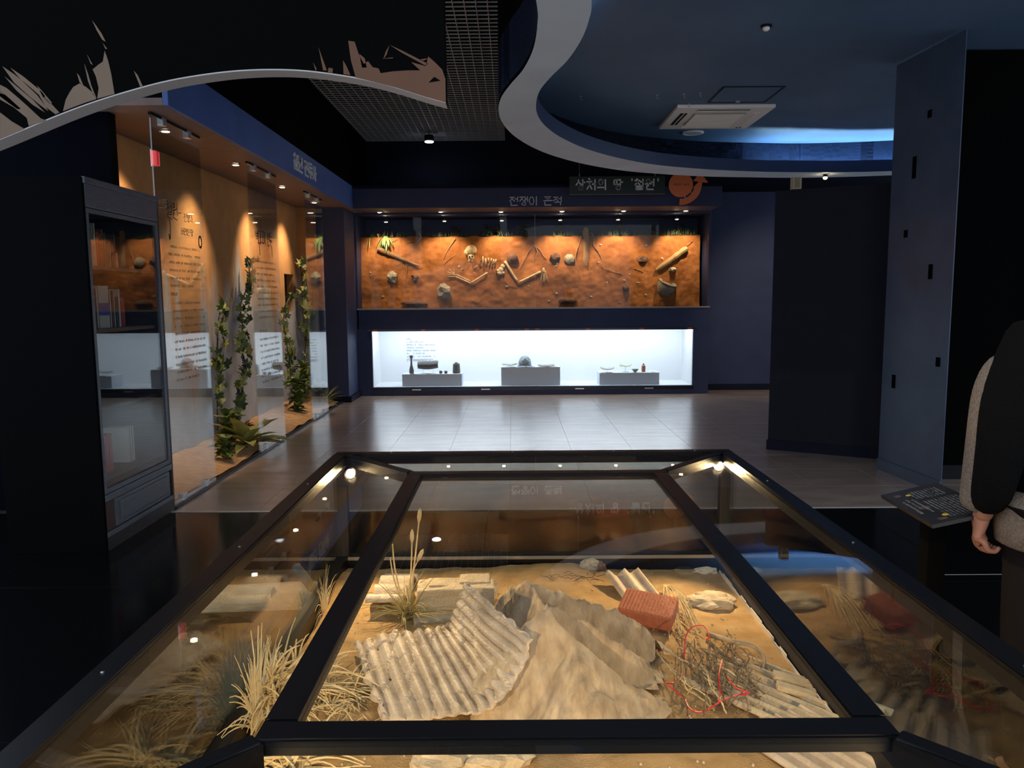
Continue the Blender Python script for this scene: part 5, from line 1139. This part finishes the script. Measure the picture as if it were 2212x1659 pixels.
# corrugated scraps
def scrap(c, L_, W_, waves, yaw, tilt, label, amp=.014, name='corrugated_scrap', m=SLATE):
    c = Vector(c); M = Matrix.Translation(c) @ Matrix.Rotation(R_(yaw), 4, 'Z') @ Matrix.Rotation(R_(tilt[0]), 4, 'X') @ Matrix.Rotation(R_(tilt[1]), 4, 'Y')
    def fn(u, v):
        jag = .015 * noise.noise(Vector((u * 7, c.x * 9, 0))) * (1 if v > .5 else -1) * (1 if v in (0, 1) else 0)
        return M @ Vector(((u - .5) * W_, (v - .5) * L_ + jag, amp * math.sin(u * 2 * math.pi * waves)))
    return tag(obj(name, sheet(BM(), fn, int(waves * 12), 14, .007), m, smooth=True), label, 'corrugated sheet')
c = S(1365, 1265, .04); scrap(c, .22, .17, 2.2, 19, (16, 0), 'small corrugated scrap leaning at the back of the sand', .014)
c = S(850, 1268, .03); scrap(c, .16, .42, 3.0, 88, (0, 4), 'long ribbed cement scrap lying along the far left of the sand', .022)
c = S(1690, 1500, .008); scrap(c, .55, .40, 7, 38, (-2, 3), 'large half-buried corrugated sheet under the barbed wire', .015, m=CONC)
c = S(1690, 1476, .02); rbox('cement_strip', S(1712, 1470, .03), (.13, .05, .02), -12, CONC, 'narrow cement strip on the sand at the paper edging', 'slab', (0, 12), .003, rough=.002)
rbox('cement_strip', S(1720, 1492, .03), (.13, .04, .02), -12, CONC, 'narrow cement strip lying below the other strip', 'slab', (0, 12), .003, rough=.002)
c = S(1815, 1640, .02); scrap(c, .5, .34, 6, 30, (0, 0), 'corrugated sheet showing under the near top pane', .014)
# stones
def stone(px, py, r, label, m=STONE, sx=1.0, sy=1.0, sz=.6, seed=0, name='stone'):
    p = S(px, py); bm = BM(); blob(bm, p + Vector((0, 0, r * sz * .4)), (r * sx, r * sy, r * sz), .35, 2.5, 3, seed); return tag(obj(name, bm, m), label, 'stone')
stone(1535, 1305, .10, 'layered pale stone beside the straw bundle', CONC, 1.1, .7, .35, 1); stone(1275, 1228, .045, 'pale broken stone at the back of the sand', STONE, 1.2, .8, .8, 3)
stone(1297, 1232, .028, 'dark torn clod next to the pale broken stone', DSTONE, 1, 1, 1.1, 4); stone(1525, 1237, .04, 'small white cloth-like lump at the back right of the sand', mat('white_lump', (.6, .55, .46), .8), 1.4, .7, .5, 6)
stone(1778, 1508, .02, 'small pebble at the paper edging', CONC, 1.2, .8, .7, 8)
bmp = BM(); rnd = random.Random(31)
for k in range(260):
    x, y = rnd.uniform(SX0 + .05, SX1 - .05), rnd.uniform(1.9, SY1 - .05); r = rnd.uniform(.002, .006)
    bmesh.ops.create_icosphere(bmp, subdivisions=1, radius=r, matrix=Matrix.Translation((x, y, sand_z(x, y) + r * .3)))
tag(obj('sand_grit', bmp, CONC), 'scattered grit and crumbs on the sand', 'grit', kind='stuff')
stone(1090, 1545, .05, 'dark stone in the shadow under the corrugated sheet', DSTONE, 1.0, .8, .7, 21)
stone(1060, 1650, .09, 'rubble stone under the near top pane', CONC, 1.2, .9, .5, 12); stone(960, 1645, .10, 'broad rubble stone under the near top pane beside the grass', CONC, 1.0, 1.0, .4, 13)
# ---- dry grass
def grass(name, base, n, L0, L1, spread, label, seed, w=.004, m=STRAW, curl=.6, group=None, seedheads=0, az=(0, 360), up=(35, 85)):
    rnd = random.Random(seed); base = Vector(base); t = thing(name, label, 'dry grass', base, group); bm = BM()
    for i in range(n):
        a = R_(rnd.uniform(*az)); el = R_(rnd.uniform(*up)); L_ = rnd.uniform(L0, L1)
        d_ = Vector((math.cos(a) * math.cos(el), math.sin(a) * math.cos(el), math.sin(el))); b0 = base + Vector((rnd.uniform(-1, 1), rnd.uniform(-1, 1), 0)) * spread
        pts = []; cu = rnd.uniform(.4, 1.3) * curl
        for k in range(7):
            s_ = k / 6; q = b0 + d_ * L_ * s_ + Vector((math.cos(a) * .3, math.sin(a) * .3, -1)) * cu * L_ * .55 * s_ ** 2.2
            q.z = min(max(q.z, sand_z(q.x, q.y) + .002), VZ - .04); q.x = min(max(q.x, SX0 + .01), SX1 - .01); pts.append(q)
        wd = w * rnd.uniform(.6, 1.4); tube(bm, pts, [wd * (1.0 - .75 * k / 6) for k in range(7)], 4)
    obj('blades', bm, m, t); return t
G3 = 'dry grass in the floor case'
grass('dry_grass_clump', S(590, 1520), 170, .16, .38, .08, 'dense pale dry grass clump arching under the side pane', 1, .0056, curl=1.1, group=G3, up=(20, 80))
grass('dry_grass_clump', S(715, 1505), 110, .08, .2, .09, 'matted straw between the grass clump and the corrugated sheet', 2, .0035, curl=1.2, group=G3, up=(5, 60))
grass('dry_grass_clump', S(330, 1570), 90, .2, .42, .03, 'thin branching dry plant under the side pane nearest the bookcase', 3, .0036, curl=.55, group=G3, up=(35, 88))
grass('dry_grass_clump', S(480, 1330), 50, .12, .3, .03, 'sparse dry grass tuft further back under the side pane', 4, .002, curl=.8, group=G3)
grass('dry_grass_clump', S(620, 1655), 50, .12, .3, .06, 'flat straw blades below the near top pane', 5, .006, curl=1.2, group=G3, up=(10, 60))
t = grass('reed_plant', S(880, 1335), 110, .10, .28, .02, 'upright reed plant with pale seed heads by the concrete block', 6, .0028, mat('reed_green', (.30, .26, .11), .8, rgb2=(.46, .38, .18), vscale=30), .8, up=(25, 80))
base = S(880, 1335)
for k, (px, py, top_) in enumerate([(905, 1125, 1), (890, 1170, 1), (848, 1175, 0), (843, 1205, 0), (903, 1210, 1)]):
    d_ = base.y - .02; q = at_y(px, py, d_); q.z = min(q.z, VZ - .05)
    mid = base.lerp(q, .55) + Vector((-.015 if k > 1 else .005, 0, .02)); P = spline([base, mid, q], 12)
    obj('stalk', tube(BM(), P, [.0045 - .002 * i / 11 for i in range(12)], 5), STRAW, t)
    if top_:
        e = P[-1]; f_d = (P[-1] - P[-3]).normalized(); obj('seed_head', tube(BM(), [e - f_d * .01, e + f_d * .015, e + f_d * .04, e + f_d * .055], [.003, .009, .008, .002], 7), STRAW, t, smooth=True)
# straw bundle
rnd = random.Random(6); base = S(1440, 1265, .03); t = thing('straw_bundle', 'tied bundle of straw fanning out behind the red brick', 'straw', base)
bm = BM()
for i in range(26):
    e = S(1470 + rnd.uniform(-35, 55), 1350 + rnd.uniform(-30, 30), .008); m_ = base.lerp(e, .5) + Vector((rnd.uniform(-.01, .01), 0, .04)); tube(bm, spline([base + Vector((rnd.uniform(-.012, .012), rnd.uniform(-.01, .01), 0)), m_, e], 7), .0022, 4)
obj('straws', bm, STRAW, t); obj('tie', tube(BM(), [base + Vector((.016 * math.cos(k * .7), .016 * math.sin(k * .7), -.004)) for k in range(10)], .0025, 5), STRAW, t)
# ---- barbed wire
rnd = random.Random(12); bw = thing('barbed_wire', 'tangled rusty barbed wire coil on the sand', 'barbed wire', tuple(S(1530, 1460)))
WIRE = mat('rusty_wire', (.13, .09, .055), .7, metal=.2, rgb2=(.26, .19, .12), vscale=60)
for k in range(24):
    bm = BM(); x0, y0 = 1495 + rnd.uniform(-45, 95), 1385 + rnd.uniform(-25, 20); x1, y1 = x0 + rnd.uniform(20, 90), 1530 + rnd.uniform(-30, 20)
    if k < 6: x0 -= 70; y0 += 10
    pts = []
    for i in range(6):
        s_ = i / 5; pts.append(S(x0 + (x1 - x0) * s_ + rnd.uniform(-18, 18), y0 + (y1 - y0) * s_, .015 + .09 * math.sin(math.pi * s_) * rnd.random()))
    P = spline(pts, 36)
    tube(bm, P, .002, 4); tube(bm, [p + Vector((math.sin(i * 1.3), math.cos(i * 1.3), math.sin(i * 1.3 + 1))) * .0024 for i, p in enumerate(P)], .0014, 4)
    for i in range(3, 35, 5):
        for s_ in (-1, 1):
            d_ = Vector((rnd.uniform(-1, 1), rnd.uniform(-1, 1), rnd.uniform(-.5, 1))).normalized() * .012
            tube(bm, [P[i] - d_, P[i] + d_], .0011, 3)
    obj('wire_strand', bm, WIRE if k > 5 else STRAW, bw)
for k in range(5):
    bm = BM(); c_ = S(1560 + rnd.uniform(-30, 40), 1450 + rnd.uniform(-25, 40), .05); r_ = rnd.uniform(.06, .11); tl_ = rnd.uniform(-.5, .5)
    tube(bm, [c_ + Vector((r_ * math.cos(a_ * .3), r_ * .8 * math.sin(a_ * .3), .04 * math.sin(a_ * .3 + tl_) + .01 * math.sin(a_ * 1.1))) for a_ in range(20)], .0016, 4); obj('wire_strand', bm, WIRE, bw)
REDW = mat('red_wire', (.62, .02, .03), .4)
rw = thing('red_wire', 'bright red wire looped through the barbed wire tangle', 'wire', tuple(S(1500, 1470)))
for seg in ([(1478, 1425, .05), (1480, 1380, .10), (1495, 1355, .12), (1520, 1352, .12), (1532, 1375, .1), (1525, 1382, .08)], [(1475, 1455, .04), (1455, 1475, .04), (1440, 1475, .05), (1455, 1490, .04), (1475, 1505, .03)], [(1478, 1505, .03), (1490, 1530, .03), (1515, 1538, .03), (1550, 1520, .04), (1580, 1505, .05), (1615, 1495, .06)], [(1560, 1425, .09), (1553, 1460, .08), (1556, 1500, .06), (1552, 1518, .05)], [(1572, 1465, .08), (1590, 1485, .07), (1618, 1497, .06), (1600, 1502, .06)]):
    obj('wire_piece', tube(BM(), spline([S(*q) for q in seg], 30), .0024, 6), REDW, rw)
bm = BM(); c_ = S(1620, 1390, .04)
tag(obj('curved_root', tube(BM(), spline([S(1530, 1370, .02), S(1580, 1385, .05), S(1625, 1395, .04), S(1650, 1420, .02), S(1650, 1445, .005)], 24), [.012 - .0003 * i for i in range(24)], 8), MUD, smooth=True), 'pale curved root arching over the sand by the barbed wire', 'root')
bm = BM(); rnd = random.Random(17)
for k in range(22):
    p = S(1235 + rnd.uniform(-45, 60), 1246 + rnd.uniform(-8, 10), .006); e = p + Vector((rnd.uniform(-.07, .07), rnd.uniform(-.04, .04), rnd.uniform(0, .02))); tube(bm, [p, p.lerp(e, .5) + Vector((0, 0, .008)), e], .0014, 4)
tag(obj('dry_twigs', bm, STEM), 'thin dark twigs lying at the back of the sand', 'twigs', kind='stuff')
log_p = [S(540, 1270, .02), at_z(600, 1215, .36), at_z(640, 1150, .50)]
tag(obj('leaning_pole', tube(BM(), [S(690, 1290, .01), at_z(640, 1225, .42)], [.022, .02], 10), mat('dark_pole', (.09, .085, .08), .7, rgb2=(.16, .15, .14), vscale=30), smooth=True), 'dark round pole leaning up under the side pane', 'pole')
rbox('concrete_block', S(560, 1290, .04), (.5, .12, .09), 4, CONC, 'long low concrete beam under the side pane by the leaning pole', 'block', (0, 0), .01, rough=.006)

# ================================================================== READING BOARD
A_, B0_, C_ = Vector((1.31, 2.66, .86)), Vector((1.295, 2.31, .86)), Vector((1.505, 2.65, .91))
A_ = at_z(1903, 1069, .85); B0_ = at_z(2013, 1134, .85); ab = (B0_ - A_)
r = ray(2025, 1042); tt = (A_ - CAM).dot(ab) / r.dot(ab); C_ = CAM + r * tt
D_ = B0_ + (C_ - A_)
un, vn = (B0_ - A_).normalized(), (C_ - A_).normalized(); nn = un.cross(vn).normalized(); nn = nn if nn.z > 0 else -nn
rb = thing('reading_board', 'black printed information board with yellow dots on a post', 'sign', ((A_.x + D_.x) / 2, (A_.y + D_.y) / 2, 0))
obj('board', prism(BM(), [A_, B0_, D_, C_], -nn * .012), mat('board_black', (.022, .017, .013), .35, rgb2=(.04, .03, .022), vscale=9), rb)
bm = BM(); LU, LV = (B0_ - A_).length, (C_ - A_).length
text_lines(bm, A_ + un * LU * .42 + vn * LV * .38, un, vn, nn * .0008, [(LU * .5, 0)] + [(LU * .5, .011)] * 9, .0055, random.Random(5)); text_lines(bm, A_ + un * LU * .12 + vn * LV * .36, un, vn, nn * .0008, [(LU * .2, 0)] + [(LU * .22, .011)] * 8, .0055, random.Random(6)); text_lines(bm, A_ + un * LU * .3 + vn * LV * .1, un, vn, nn * .0008, [(LU * .4, 0), (LU * .3, .016), (LU * .42, .016)], .007, random.Random(7))
tag(obj('printed_text', bm, mat('grey_text', (.40, .36, .31), .6), rb), kind='stuff')
bm = BM()
for fu, fv, ru, rv in ((.12, .12, .10, .10), (.55, .22, .12, .12), (.88, .18, .10, .14), (.62, .08, .18, .05)):
    o_ = A_ + un * LU * fu + vn * LV * fv + nn * .0007; quad(bm, [o_, o_ + un * LU * ru * .6, o_ + un * LU * ru * .6 + vn * LV * rv, o_ + vn * LV * rv])
obj('printed_picture', bm, mat('brown_picture', (.075, .045, .025), .6, rgb2=(.14, .09, .05), vscale=60), rb)
for px, py, r_ in ((1962, 1071, .011), (2042, 1112, .013)):
    rr = ray(px, py); q = CAM + rr * ((A_ - CAM).dot(nn) / rr.dot(nn)); poly_ = [q + (un * math.cos(k * .5236) + vn * math.sin(k * .5236)) * r_ * .75 + nn * .001 for k in range(12)]
    obj('yellow_dot', prism(BM(), poly_, nn * .0006), mat('yellow_dot', (.75, .50, .03), .5), rb)
pc = (A_ + D_) / 2; pc = Vector((pc.x, pc.y, 0))
obj('post', box(BM(), (pc.x - .03, pc.y - .03, .012), (pc.x + .03, pc.y + .03, (A_.z + D_.z) / 2 - .012), .004), BLACKP, rb); obj('foot_plate', box(BM(), (pc.x - .16, pc.y - .16, 0), (pc.x + .16, pc.y + .16, .012), .003), BLACKM, rb)

# ================================================================== VISITOR
def skinmesh(name, verts, edges, radii, root=0, sub=2):
    me = bpy.data.meshes.new(name); me.from_pydata([tuple(v) for v in verts], edges, []); o = bpy.data.objects.new(name, me); COL.objects.link(o)
    m_ = o.modifiers.new('skin', 'SKIN'); m_.use_smooth_shade = True
    for i, sv in enumerate(me.skin_vertices[0].data):
        r_ = radii[i]; sv.radius = r_ if isinstance(r_, tuple) else (r_, r_); sv.use_root = (i == root)
    s_ = o.modifiers.new('sub', 'SUBSURF'); s_.levels = sub; s_.render_levels = sub
    dg = bpy.context.evaluated_depsgraph_get(); em = bpy.data.meshes.new_from_object(o.evaluated_get(dg)); bpy.data.objects.remove(o); em.name = name
    return em
PX, PY = 1.66, 2.22
pe = thing('person', 'visitor seen from behind in a beige fleece jacket with its shaded side coloured black', 'person', (PX, PY, 0))
def P3(x, y, z): return Vector((PX + x, PY + y, z))
SK = mat('skin', (.45, .20, .12), .5, sub=.1)
V_ = [P3(0, 0, .93), P3(0, .0, 1.10), P3(0, -.01, 1.28), P3(0, -.01, 1.42), P3(0, .01, 1.50), P3(0, .03, 1.60), P3(0, .035, 1.70),           # 0-6 spine, head
      P3(-.17, -.01, 1.41), P3(-.235, -.02, 1.15), P3(-.245, .02, .93), P3(-.24, .045, .87),                               # 7-10 left arm
      P3(.17, -.01, 1.41), P3(.235, .02, 1.15), P3(.20, .16, 1.02), P3(.17, .20, 1.01),                                      # 11-14 right arm
      P3(-.09, 0, .88), P3(-.10, .01, .50), P3(-.10, -.02, .10), P3(-.105, .11, .035), P3(.09, 0, .88), P3(.10, .01, .50), P3(.10, -.02, .10), P3(.105, .11, .035)]
E_ = [(0, 1), (1, 2), (2, 3), (3, 4), (4, 5), (5, 6), (3, 7), (7, 8), (8, 9), (9, 10), (3, 11), (11, 12), (12, 13), (13, 14), (0, 15), (15, 16), (16, 17), (17, 18), (0, 19), (19, 20), (20, 21), (21, 22)]
R0_ = [.13, .12, .13, .09, .052, .085, .075, .052, .042, .028, .026, .052, .042, .028, .026, .085, .058, .04, .03, .085, .058, .04, .03]
body = skinmesh('body', [v - Vector((PX, PY, 0)) for v in V_], E_, R0_)
obj('body', body, SK, pe)
# hand: palm and five fingers
hb = P3(-.24, .045, .87) - Vector((PX, PY, 0))
hv = [hb + Vector((0, 0, .03)), hb + Vector((0, .01, -.035)), hb + Vector((.004, .015, -.062))]; he = [(0, 1), (1, 2)]; hr = [(.024, .030), (.020, .036), (.016, .034)]
for k, (dy, L_) in enumerate(((-.022, .055), (-.004, .066), (.014, .070), (.030, .062))):
    i0 = len(hv); hv += [hb + Vector((.006, .012 + dy, -.068)), hb + Vector((.018, .014 + dy, -.068 - L_ * .45)), hb + Vector((.042, .014 + dy, -.068 - L_ * .55)), hb + Vector((.055, .014 + dy, -.068 - L_ * .25))]
    he += [(2, i0), (i0, i0 + 1), (i0 + 1, i0 + 2), (i0 + 2, i0 + 3)]; hr += [.0095, .0088, .0082, .007]
i0 = len(hv); hv += [hb + Vector((.012, .042, -.03)), hb + Vector((.03, .05, -.058)), hb + Vector((.045, .04, -.08))]; he += [(1, i0), (i0, i0 + 1), (i0 + 1, i0 + 2)]; hr += [.0115, .010, .0085]
obj('hand', skinmesh('hand', hv, he, hr), SK, pe)
CLD = mat('shaded_jacket', (.005, .0045, .004), .95, spec=.1, bump=.6, bscale=160); CLF = mat('beige_fleece', (.24, .18, .13), 1.0, spec=.05, bump=1.0, bscale=220, rgb2=(.36, .28, .21), vscale=120)  # shade coloured in: beige jacket made black, beige kept only at lit edges
def L3(x, y, z): return Vector((x, y, z))
jk = obj('jacket', skinmesh('jacket', [L3(0, 0, .88), L3(0, 0, 1.04), L3(0, -.01, 1.2), L3(0, -.015, 1.34), L3(0, -.01, 1.45), L3(-.17, -.015, 1.40), L3(-.225, -.02, 1.27), L3(-.238, -.025, 1.12), L3(-.242, -.005, 1.00), L3(-.244, .03, .89), L3(.17, -.01, 1.40), L3(.235, 0, 1.15), L3(.22, .10, 1.05), L3(.19, .17, 1.02)],
     [(0, 1), (1, 2), (2, 3), (3, 4), (3, 5), (5, 6), (6, 7), (7, 8), (8, 9), (3, 10), (10, 11), (11, 12), (12, 13)], [(.20, .16), (.19, .155), (.18, .15), (.165, .13), (.10, .09), .092, .082, .072, .064, .052, .092, .082, .064, .052], 0), CLD, pe)
obj('lit_sleeve_rim', skinmesh('lit_sleeve_rim', [L3(-.175, .03, 1.38), L3(-.222, .03, 1.27), L3(-.240, .026, 1.12), L3(-.247, .04, 1.00), L3(-.25, .065, .89)], [(0, 1), (1, 2), (2, 3), (3, 4)], [.07, .078, .071, .062, .05], 0), CLF, pe, label='lit rim of the beige fleece sleeve')
obj('jacket_hem', lathe(BM(), [(.185, .80), (.205, .81), (.210, .86), (.208, .94), (.17, .97)], (0, 0, 0), 28, False, (1, .8)), CLF, pe, smooth=True, label='lit beige fleece hem', local=True)
TRM = mat('dark_trousers', (.010, .008, .008), .9, spec=.1)
obj('trousers', skinmesh('trousers', [L3(0, 0, .92), L3(-.09, 0, .84), L3(-.10, .01, .50), L3(-.10, -.015, .08), L3(.09, 0, .84), L3(.10, .01, .50), L3(.10, -.015, .08)], [(0, 1), (1, 2), (2, 3), (0, 4), (4, 5), (5, 6)], [.15, .105, .078, .062, .105, .078, .062], 0), TRM, pe)
for s_ in (-1, 1): obj('shoe', skinmesh('shoe', [L3(s_ * .10, -.04, .05), L3(s_ * .102, .05, .045), L3(s_ * .106, .15, .035)], [(0, 1), (1, 2)], [(.045, .048), (.042, .045), (.04, .032)], 0), BLACKM, pe)
bmh = BM(); blob(bmh, Vector((0, .01, 1.69)), (.088, .098, .10), .05, 3, 3, 2)
for v in bmh.verts:
    if v.co.y > .07 and v.co.z < 1.70: v.co.y = .07
obj('hair', bmh, mat('black_hair', (.01, .008, .007), .6), pe, smooth=True, local=True)
bmh = BM(); blob(bmh, Vector((0, .135, 1.645)), (.014, .022, .024), .05, 2, 2, 1); obj('nose', bmh, SK, pe, smooth=True, local=True)
for s_ in (-1, 1):
    bmh = BM(); blob(bmh, Vector((s_ * .088, .03, 1.645)), (.012, .022, .032), .1, 2, 2, 1); obj('ear', bmh, SK, pe, smooth=True, local=True)
    bmh = BM(); blob(bmh, Vector((s_ * .032, .112, 1.672)), (.013, .010, .009), .02, 2, 2, 1); obj('eye', bmh, WHITE, pe, smooth=True, local=True)
bmh = BM(); blob(bmh, Vector((0, .117, 1.598)), (.026, .012, .008), .05, 2, 2, 1); obj('mouth', bmh, mat('lips', (.35, .10, .09), .5), pe, smooth=True, local=True)
